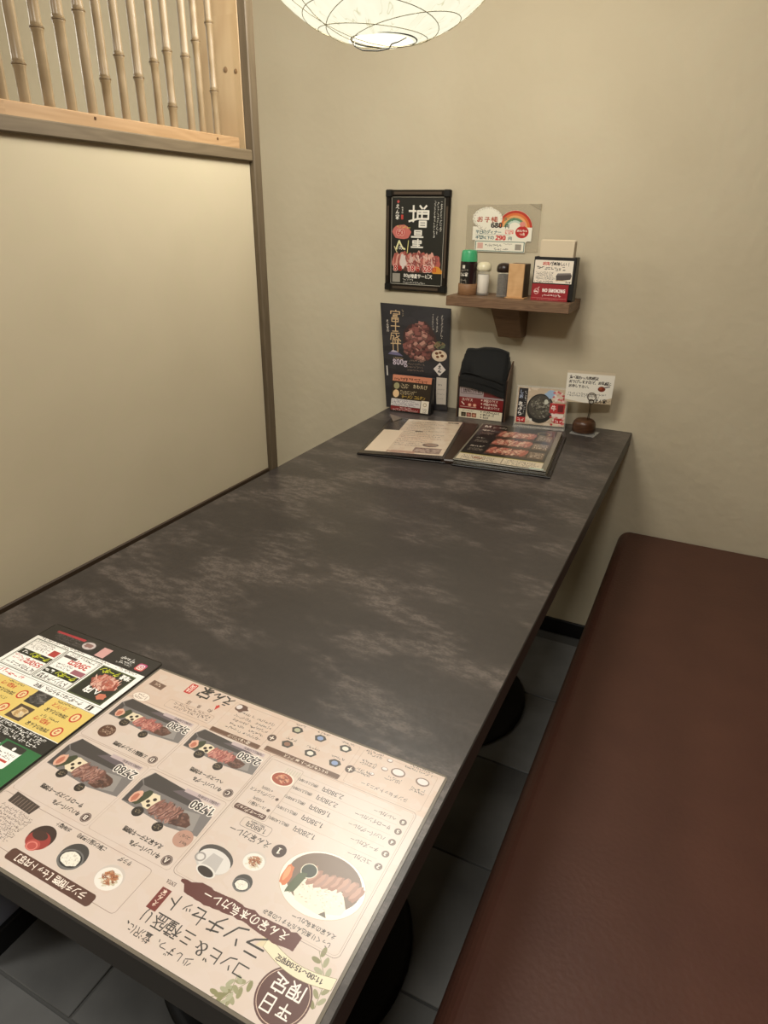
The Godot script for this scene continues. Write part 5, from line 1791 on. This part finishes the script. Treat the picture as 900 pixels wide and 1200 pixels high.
func build_wall_prints() -> void:
	# framed poster
	var t := thing("framed_poster", "black framed poster with white brush characters and sliced meat on the back wall", "poster", Vector3(-0.8735, 1.2465, BACK_Z))
	var frame_m := plain(Color(0.13, 0.11, 0.09), 0.3, 0.2)
	var shine := plain(Color(0.36, 0.31, 0.26), 0.35, 0.4)
	var st := mb()
	bx(st, Vector3(0, 0, 0.003), Vector3(0.204, 0.28, 0.006), 0.0005)
	obj("backing", st, frame_m, t)
	var corner_m := plain(Color(0.07, 0.065, 0.05), 0.4)
	for g in [[Vector3(0, 0.1345, 0.0075), Vector3(0.21, 0.018, 0.013), 0], [Vector3(0, -0.1345, 0.0075), Vector3(0.21, 0.018, 0.013), 0], [Vector3(-0.0965, 0, 0.0075), Vector3(0.017, 0.252, 0.013), 1], [Vector3(0.0965, 0, 0.0075), Vector3(0.017, 0.252, 0.013), 1]]:
		st = mb()
		bx(st, g[0], g[1], 0.004)
		var bar := obj("frame_bar", st, frame_m, t)
		st = mb()
		bx(st, g[0] + Vector3(0, 0, 0.0066), Vector3(0.155, 0.0075, 0.001) if g[2] == 0 else Vector3(0.0065, 0.2, 0.001), 0.0004)
		obj("bevel_strip", st, shine, bar)
	for sx in [-1, 1]:
		for sy in [-1, 1]:
			st = mb()
			bx(st, Vector3(sx * 0.0945, sy * 0.1335, 0.0082), Vector3(0.0225, 0.0215, 0.0145), 0.003)
			obj("corner_cap", st, corner_m, t)
	sheet("print", Vector3(-0.088, 0.1255, 0.0075), Vector3(0.088, 0.1255, 0.0075), Vector3(0.088, -0.1255, 0.0075), Vector3(-0.088, -0.1255, 0.0075), 0.001, printed(print_extra_meat(), 0.35, 0.5, 0.08), frame_m, t)

	# clear sleeve taped to the wall with a cut-out card in it
	t = thing("plastic_sleeve", "clear plastic sleeve taped to the wall above the shelf", "sleeve", Vector3(-0.609, 1.292, BACK_Z + 0.002))
	var film := StandardMaterial3D.new()
	film.transparency = BaseMaterial3D.TRANSPARENCY_ALPHA
	film.albedo_color = Color(0.80, 0.76, 0.66, 0.30)
	film.roughness = 0.3
	st = mb()
	var fr := PackedVector3Array()
	var bk := PackedVector3Array()
	for q in [Vector2(-0.109, 0.0585), Vector2(0.108, 0.063), Vector2(0.1095, -0.0625), Vector2(-0.108, -0.0635)]:
		fr.append(Vector3(q.x, q.y, 0.0015))
		bk.append(Vector3(q.x, q.y, -0.001))
	loft(st, bk, fr)
	obj("film", st, film, t)
	st = mb()
	var cr := PackedVector3Array([Vector3(0.072, 0.0627, 0.0), Vector3(0.108, 0.0627, 0.0), Vector3(0.109, 0.045, 0.0)])
	var cr2 := PackedVector3Array([Vector3(0.074, 0.0627, 0.004), Vector3(0.107, 0.0622, 0.010), Vector3(0.1085, 0.047, 0.005)])
	loft(st, cr, cr2)
	obj("curled_corner", st, film, t)
	var p := PackedVector2Array()
	var pad := Pad.new(1, 1, 1, Color.WHITE)
	var shape := [pad.oval(0.046, 0.148 - 0.040, 0.0455, 0.034), pad.oval(0.131, 0.148 - 0.072, 0.0545, 0.059), PackedVector2Array([Vector2(0.001, 0.148 - 0.066), Vector2(0.185, 0.148 - 0.066), Vector2(0.185, 0.148 - 0.11), Vector2(0.001, 0.148 - 0.11)]), PackedVector2Array([Vector2(0.01, 0.148 - 0.105), Vector2(0.168, 0.148 - 0.105), Vector2(0.168, 0.001), Vector2(0.01, 0.001)])]
	for i in 7:
		var a := PI * 0.45 + i * 0.36
		shape.append(pad.oval(0.046 + cos(a) * 0.036, 0.108 + sin(a) * 0.026, 0.012, 0.011))
	p = shape[0]
	for i in range(1, shape.size()):
		var u := Geometry2D.merge_polygons(p, shape[i])
		var best := 0
		for k in u.size():
			if u[k].size() > u[best].size():
				best = k
		p = u[best]
	t = thing("children_offer_card", "cloud and rainbow shaped offer card with price 680 above the shelf", "card", Vector3(-0.6975, 1.2255, BACK_Z + 0.0052))
	var q2 := PackedVector2Array()
	for v in p:
		q2.append(Vector2(v.x * 0.955, v.y * 0.83))
	cutout("card_face", q2, Rect2(0, 0, 0.187 * 0.955, 0.148 * 0.83), 0.001, printed(print_children(), 0.35, 0.3), plain(Color(0.9, 0.88, 0.8), 0.6), t)

func build_table_end() -> void:
	var st := mb()
	# menu board leaning by the wall
	var t := thing("menu_board", "tall black menu board with a heap of meat leaning by the back wall", "menu board", Vector3(-0.824, TABLE_Y, -1.924), 0.26)
	var blackp := plain(Color(0.08, 0.075, 0.08), 0.4)
	var lean := Vector3(0, 0.312, -0.045)
	sheet("board_face", Vector3(-0.134, 0.012, 0) + lean, Vector3(0.0905, 0.002, 0) + lean, Vector3(0.1, 0.002, 0), Vector3(-0.1, 0.002, 0), 0.004, printed(print_mountain_heap(), 0.35, 0.4, 0.1), blackp, t)
	# dark card stand in front of it
	t = thing("card_stand", "small dark card stand on the table in front of the black menu board", "card stand", Vector3(-0.828, TABLE_Y, -1.872), 0.06)
	lean = Vector3(0, 0.112, -0.022)
	st = mb()
	loft(st, PackedVector3Array([Vector3(-0.066, 0, 0), Vector3(0.072, 0, 0), Vector3(0.072, 0, -0.03), Vector3(-0.066, 0, -0.03)]), PackedVector3Array([Vector3(-0.066, 0.113, -0.021), Vector3(0.072, 0.113, -0.021), Vector3(0.072, 0.113, -0.034), Vector3(-0.066, 0.113, -0.034)]))
	obj("block", st, blackp, t)
	sheet("card_face", Vector3(-0.065, 0.002, 0.0012) + lean, Vector3(0.066, 0.002, 0.0012) + lean, Vector3(0.066, 0.003, 0.0012), Vector3(-0.065, 0.003, 0.0012), 0.0008, printed(print_shelf_card(), 0.35, 0.3), blackp, t)
	# open box with black bibs
	t = thing("bib_box", "brown open-topped box with red and white printed strips holding black cloths", "box", Vector3(-0.6075, TABLE_Y, -1.945), 0.075)
	var kraft := plain(Color(0.36, 0.27, 0.20), 0.55)
	for sx in [-1, 1]:
		st = mb()
		var a := PackedVector3Array([Vector3(sx * 0.0735, 0, 0.03), Vector3(sx * 0.0735, 0, -0.034), Vector3(sx * 0.0735, 0.175, -0.034), Vector3(sx * 0.0735, 0.165, -0.012), Vector3(sx * 0.0735, 0.128, 0.03)])
		var b := PackedVector3Array()
		for v in a:
			b.append(v + Vector3(sx * 0.004, 0, 0))
		loft(st, a, b)
		obj("side_panel", st, kraft, t)
	st = mb()
	bx(st, Vector3(0, 0.0025, -0.002), Vector3(0.148, 0.005, 0.064), 0.0006)
	obj("bottom", st, kraft, t)
	st = mb()
	bx(st, Vector3(0, 0.08, -0.032), Vector3(0.148, 0.16, 0.004), 0.0006)
	obj("back_panel", st, kraft, t)
	sheet("front_panel", Vector3(-0.076, 0.128, 0.0315), Vector3(0.076, 0.128, 0.0315), Vector3(0.074, 0, 0.0315), Vector3(-0.074, 0, 0.0315), 0.004, printed(print_tray_panel(), 0.35, 0.3), kraft, t)
	# black cloths folded over the front of the box
	t = thing("black_cloths", "bundle of folded black cloths hanging over the front of the brown box", "cloths", Vector3(-0.6075, TABLE_Y + 0.09, -1.945), 0.075)
	var cloth := plain(Color(0.035, 0.04, 0.036), 0.85)
	cloth.rim_enabled = true
	cloth.rim = 0.3
	var nz := noise(381, 14.0, 2)
	for layer in 3:
		st = mb()
		st.set_smooth_group(0)
		# profile of one folded cloth from behind, over the top and down the front
		var path := [Vector2(-0.026, 0.0), Vector2(-0.024, 0.075 + layer * 0.012), Vector2(-0.014, 0.095 + layer * 0.013), Vector2(0.005, 0.098 + layer * 0.009), Vector2(0.022, 0.082 + layer * 0.004), Vector2(0.034 + layer * 0.003, 0.052), Vector2(0.037 + layer * 0.003, 0.025 + layer * 0.012), Vector2(0.037 + layer * 0.003, 0.0 + layer * 0.022)]
		var wide := 0.071 - layer * 0.003
		var rows := []
		for i in path.size():
			var row := []
			for j in 17:
				var s := j / 16.0 * 2.0 - 1.0
				var d: float = nz.get_noise_3d(i * 0.02 + layer * 3.0, s * 0.07, layer) * 0.004
				var droop: float = -0.004 * pow(absf(s), 6.0) * (1.0 if i > 0 else 0.0) + (0.003 * sin(s * 3.0 + 1.0) if i == 2 or i == 3 else 0.0)
				if i >= 6:
					droop -= 0.012 * s
				row.append(Vector3(s * wide, path[i].y + droop + d, path[i].x + d * 0.6))
			rows.append(row)
		for i in path.size() - 1:
			for j in 16:
				var from: Vector3 = Vector3(0, 0.03, 0)
				quad(st, rows[i][j], rows[i][j + 1], rows[i + 1][j + 1], rows[i + 1][j], from)
		# the fold closes underneath, so that each cloth has a body
		for i in path.size() - 2:
			for e in [0, 16]:
				tri(st, rows[i][e], rows[i + 1][e], Vector3(rows[i][e].x, 0.0, 0.0), Vector3.ZERO)
		obj("cloth", st, cloth, t)
	# picture card in a clear stand
	t = thing("picture_card_stand", "clear stand with a card of a black hotpot next to the brown box", "card stand", Vector3(-0.423, TABLE_Y, -1.925), 0.19)
	var acrylic := StandardMaterial3D.new()
	acrylic.transparency = BaseMaterial3D.TRANSPARENCY_ALPHA
	acrylic.albedo_color = Color(0.95, 0.95, 0.93, 0.16)
	acrylic.roughness = 0.08
	lean = Vector3(0, 0.106, -0.024)
	sheet("card_face", Vector3(-0.073, 0.006, 0.0) + lean, Vector3(0.073, 0.006, 0.0) + lean, Vector3(0.073, 0.006, 0.0), Vector3(-0.073, 0.006, 0.0), 0.001, printed(print_hotpot_card(), 0.3, 0.5, 0.05), plain(Color(0.8, 0.76, 0.7), 0.6), t)
	st = mb()
	bx(st, Vector3(0, 0.0015, 0.003), Vector3(0.152, 0.003, 0.045), 0.0006)
	bx(st, Vector3(0, 0.06, -0.0145), Vector3(0.152, 0.116, 0.0015), 0.0005, Basis(Vector3.RIGHT, -0.222))
	obj("clear_stand", st, acrylic, t)
	# wooden clip stand with its note
	t = thing("note_clip", "round dark wooden base with a wire ring clip near the table's far right corner", "clip stand", Vector3(-0.2935, TABLE_Y + 0.003, -1.938))
	st = mb()
	lathe(st, crisp([Vector2(0, 0), Vector2(0.0325, 0), Vector2(0.0335, 0.004), Vector2(0.0325, 0.024), Vector2(0.029, 0.032), Vector2(0.022, 0.0365), Vector2(0, 0.038)], 0.003), Vector3.ZERO, 32)
	obj("base", st, tri_mat(wood_tex(391, Color(0.20, 0.12, 0.07), Color(0.36, 0.23, 0.14), 256, 128, 5.0), Vector3(8, 8, 8), 0.35), t)
	var wire_m := plain(Color(0.32, 0.28, 0.22), 0.3, 0.8)
	st = mb()
	tube(st, [Vector3(0.007, 0.034, 0.006), Vector3(0.0095, 0.06, 0.006), Vector3(0.0082, 0.088, 0.006)], 0.0011, 6)
	tube(st, [Vector3(0.0115, 0.034, 0.006), Vector3(0.0125, 0.06, 0.006), Vector3(0.0115, 0.088, 0.006)], 0.0008, 6)
	obj("wire_stem", st, wire_m, t)
	for g in [[0.1055, 0.0115, 0.0075], [0.0905, 0.0065, 0.0035]]:
		st = mb()
		var ring := []
		for i in 25:
			var a := TAU * i / 24
			ring.append(Vector3(0.011 + cos(a) * g[1], g[0] + sin(a) * g[1], g[2]))
		tube(st, ring, 0.0012, 6)
		obj("wire_ring", st, wire_m, t)
	t = thing("note_card", "white note card held upright by the wire clip at the table's far right corner", "card", Vector3(-0.2945, TABLE_Y + 0.1075, -1.9335), 0.22)
	sheet("card_face", Vector3(-0.064, 0.0725, 0), Vector3(0.067, 0.071, 0), Vector3(0.066, -0.0195, 0), Vector3(-0.063, -0.0185, 0), 0.0012, printed(print_note(), 0.3, 0.4, 0.1), plain(Color(0.6, 0.5, 0.38), 0.6), t)
	st = mb()
	bx(st, Vector3(0, 0.0015, 0), Vector3(0.072, 0.003, 0.056), 0.0006)
	t = thing("clear_plate", "small clear plate under the wooden clip base", "plate", Vector3(-0.288, TABLE_Y, -1.927), -0.12)
	obj("plate_body", st, acrylic, t)

func build_menu_book() -> void:
	# open book: the spine lies from back to front, turned a little
	var t := thing("menu_book", "open menu book with clear page pockets lying at the far end of the table", "menu book", Vector3(-0.578, TABLE_Y, -1.656), 0.187)
	var cover := plain(Color(0.09, 0.07, 0.06), 0.4)
	var film := plain(Color(0.20, 0.17, 0.15), 0.25)
	var st := mb()
	bx(st, Vector3(-0.124, 0.0025, 0), Vector3(0.236, 0.004, 0.345), 0.001, Basis(Vector3.BACK, 0.0))
	obj("cover", st, cover, t)
	st = mb()
	bx(st, Vector3(0.128, 0.0025, 0), Vector3(0.246, 0.004, 0.345), 0.001)
	var right_cover := obj("cover", st, cover, t)
	st = mb()
	bx(st, Vector3(0.006, 0.006, 0), Vector3(0.05, 0.012, 0.343), 0.003)
	obj("spine", st, plain(Color(0.20, 0.14, 0.10), 0.35), t)
	# left page, sloping down from the spine, in a pocket whose corner curls up
	st = mb()
	var lp := PackedVector3Array([Vector3(-0.010, 0.013, -0.17), Vector3(-0.010, 0.013, 0.172), Vector3(-0.24, 0.006, 0.172), Vector3(-0.238, 0.006, -0.17)])
	var lq := PackedVector3Array()
	for v in lp:
		lq.append(v - Vector3(0, 0.0025, 0))
	loft(st, lp, lq)
	var pocket := obj("page_pocket", st, film, t)
	st = mb()
	var tube_pts := PackedVector3Array([Vector3(-0.238, 0.0065, -0.168), Vector3(-0.205, 0.0075, -0.17), Vector3(-0.222, 0.0065, -0.13)])
	loft(st, tube_pts, PackedVector3Array([Vector3(-0.243, 0.02, -0.163), Vector3(-0.205, 0.0085, -0.17), Vector3(-0.224, 0.0085, -0.128)]))
	obj("curled_corner", st, plain(Color(0.5, 0.46, 0.42), 0.2), pocket)
	# the page inside has slipped: its far left corner is cut away by the next sheet
	var face_l := printed(print_book_left(), 0.35, 0.6, 0.08)
	sheet("left_page", Vector3(-0.183, 0.0082, -0.166), Vector3(-0.018, 0.0132, -0.166), Vector3(-0.018, 0.0132, 0.15), Vector3(-0.183, 0.0082, 0.15), 0.0004, face_l, plain(Color(0.8, 0.74, 0.66), 0.7), t)
	sheet("lower_sheet", Vector3(-0.228, 0.0069, -0.045), Vector3(-0.17, 0.0087, -0.045), Vector3(-0.17, 0.0087, 0.15), Vector3(-0.228, 0.0069, 0.15), 0.0003, plain(Color(0.86, 0.79, 0.70), 0.4), plain(Color(0.8, 0.74, 0.66), 0.7), t)
	var swing := [right_cover]
	# right side: a pile of pocketed pages
	for i in 5:
		st = mb()
		var y := 0.0048 + i * 0.0026
		bx(st, Vector3(0.125 - i * 0.0006, y + 0.0011, -0.001 + 0.0008 * sin(i * 2.0)), Vector3(0.232, 0.0021, 0.338), 0.0008)
		var ps := obj("page_sleeve", st, film if i % 2 else plain(Color(0.48, 0.46, 0.40), 0.3), t)
		swing.append(ps)
	swing.append(sheet("right_page", Vector3(0.012, 0.0182, -0.163), Vector3(0.226, 0.0182, -0.163), Vector3(0.226, 0.0182, 0.163), Vector3(0.012, 0.0182, 0.163), 0.0003, printed(print_book_right(), 0.3, 0.7, 0.06), film, t))
	st = mb()
	bx(st, Vector3(0.215, 0.0186, 0.164), Vector3(0.035, 0.001, 0.008), 0.0004)
	swing.append(obj("corner_tab", st, plain(Color(0.75, 0.80, 0.72), 0.2), t))
	# this half lies a little askew to the spine
	var hinge := Vector3(0.004, 0, 0.17)
	for o in swing:
		o.rotation.y = -0.085
		o.position = hinge - Basis(Vector3.UP, -0.085) * hinge + Vector3(0.006, 0, 0.006)

func build_menus() -> void:
	# the two laminated sheets at the near end; they are read from the back of the table, so their tops point to the camera
	var edge := StandardMaterial3D.new()
	edge.albedo_color = Color(0.46, 0.43, 0.38)
	edge.roughness = 0.22
	var x1 := -0.172
	var z1 := -0.2275
	for g in [["lunch_menu", "large cream laminated lunch menu on the near right corner of the table", 0.426, 0.303, 0.0, 0.0], ["offer_sheet", "narrow laminated sheet of offers with yellow, white and green bands on the table's left side", 0.214, 0.301, 0.428, 0.011]]:
		var w: float = g[2]
		var d: float = g[3]
		var t := thing(g[0], g[1], "menu", Vector3(x1 - g[4] - w * 0.5, TABLE_Y, z1 - g[5] - d * 0.5), PI)
		# the laminate: a sheet with rounded corners
		var pad := Pad.new(1, 1, 1, Color.WHITE)
		var o := pad.rounded(-w * 0.5, -d * 0.5, w, d, 0.006)
		var a := PackedVector3Array()
		var b := PackedVector3Array()
		for q in o:
			a.append(Vector3(q.x, 0.0001, q.y))
			b.append(Vector3(q.x, 0.0007, q.y))
		var st := mb()
		loft(st, a, b)
		obj("laminate", st, edge if g[0] == "lunch_menu" else plain(Color(0.13, 0.12, 0.11), 0.22), t)
		var hw := w * 0.5 - 0.003
		var hd := d * 0.5 - 0.003
		if g[0] == "offer_sheet":
			hw = w * 0.5 - 0.002
			hd = d * 0.5 - 0.002
		# local +x is towards the left of the room after the turn, local +z towards the back
		var face := printed(print_lunch() if g[0] == "lunch_menu" else print_offers(), 0.5, 1.0, 0.3)
		sheet("printed_page", Vector3(-hw, 0.0011, -hd), Vector3(hw, 0.0011, -hd), Vector3(hw, 0.0011, hd), Vector3(-hw, 0.0011, hd), 0.0003, face, edge, t)
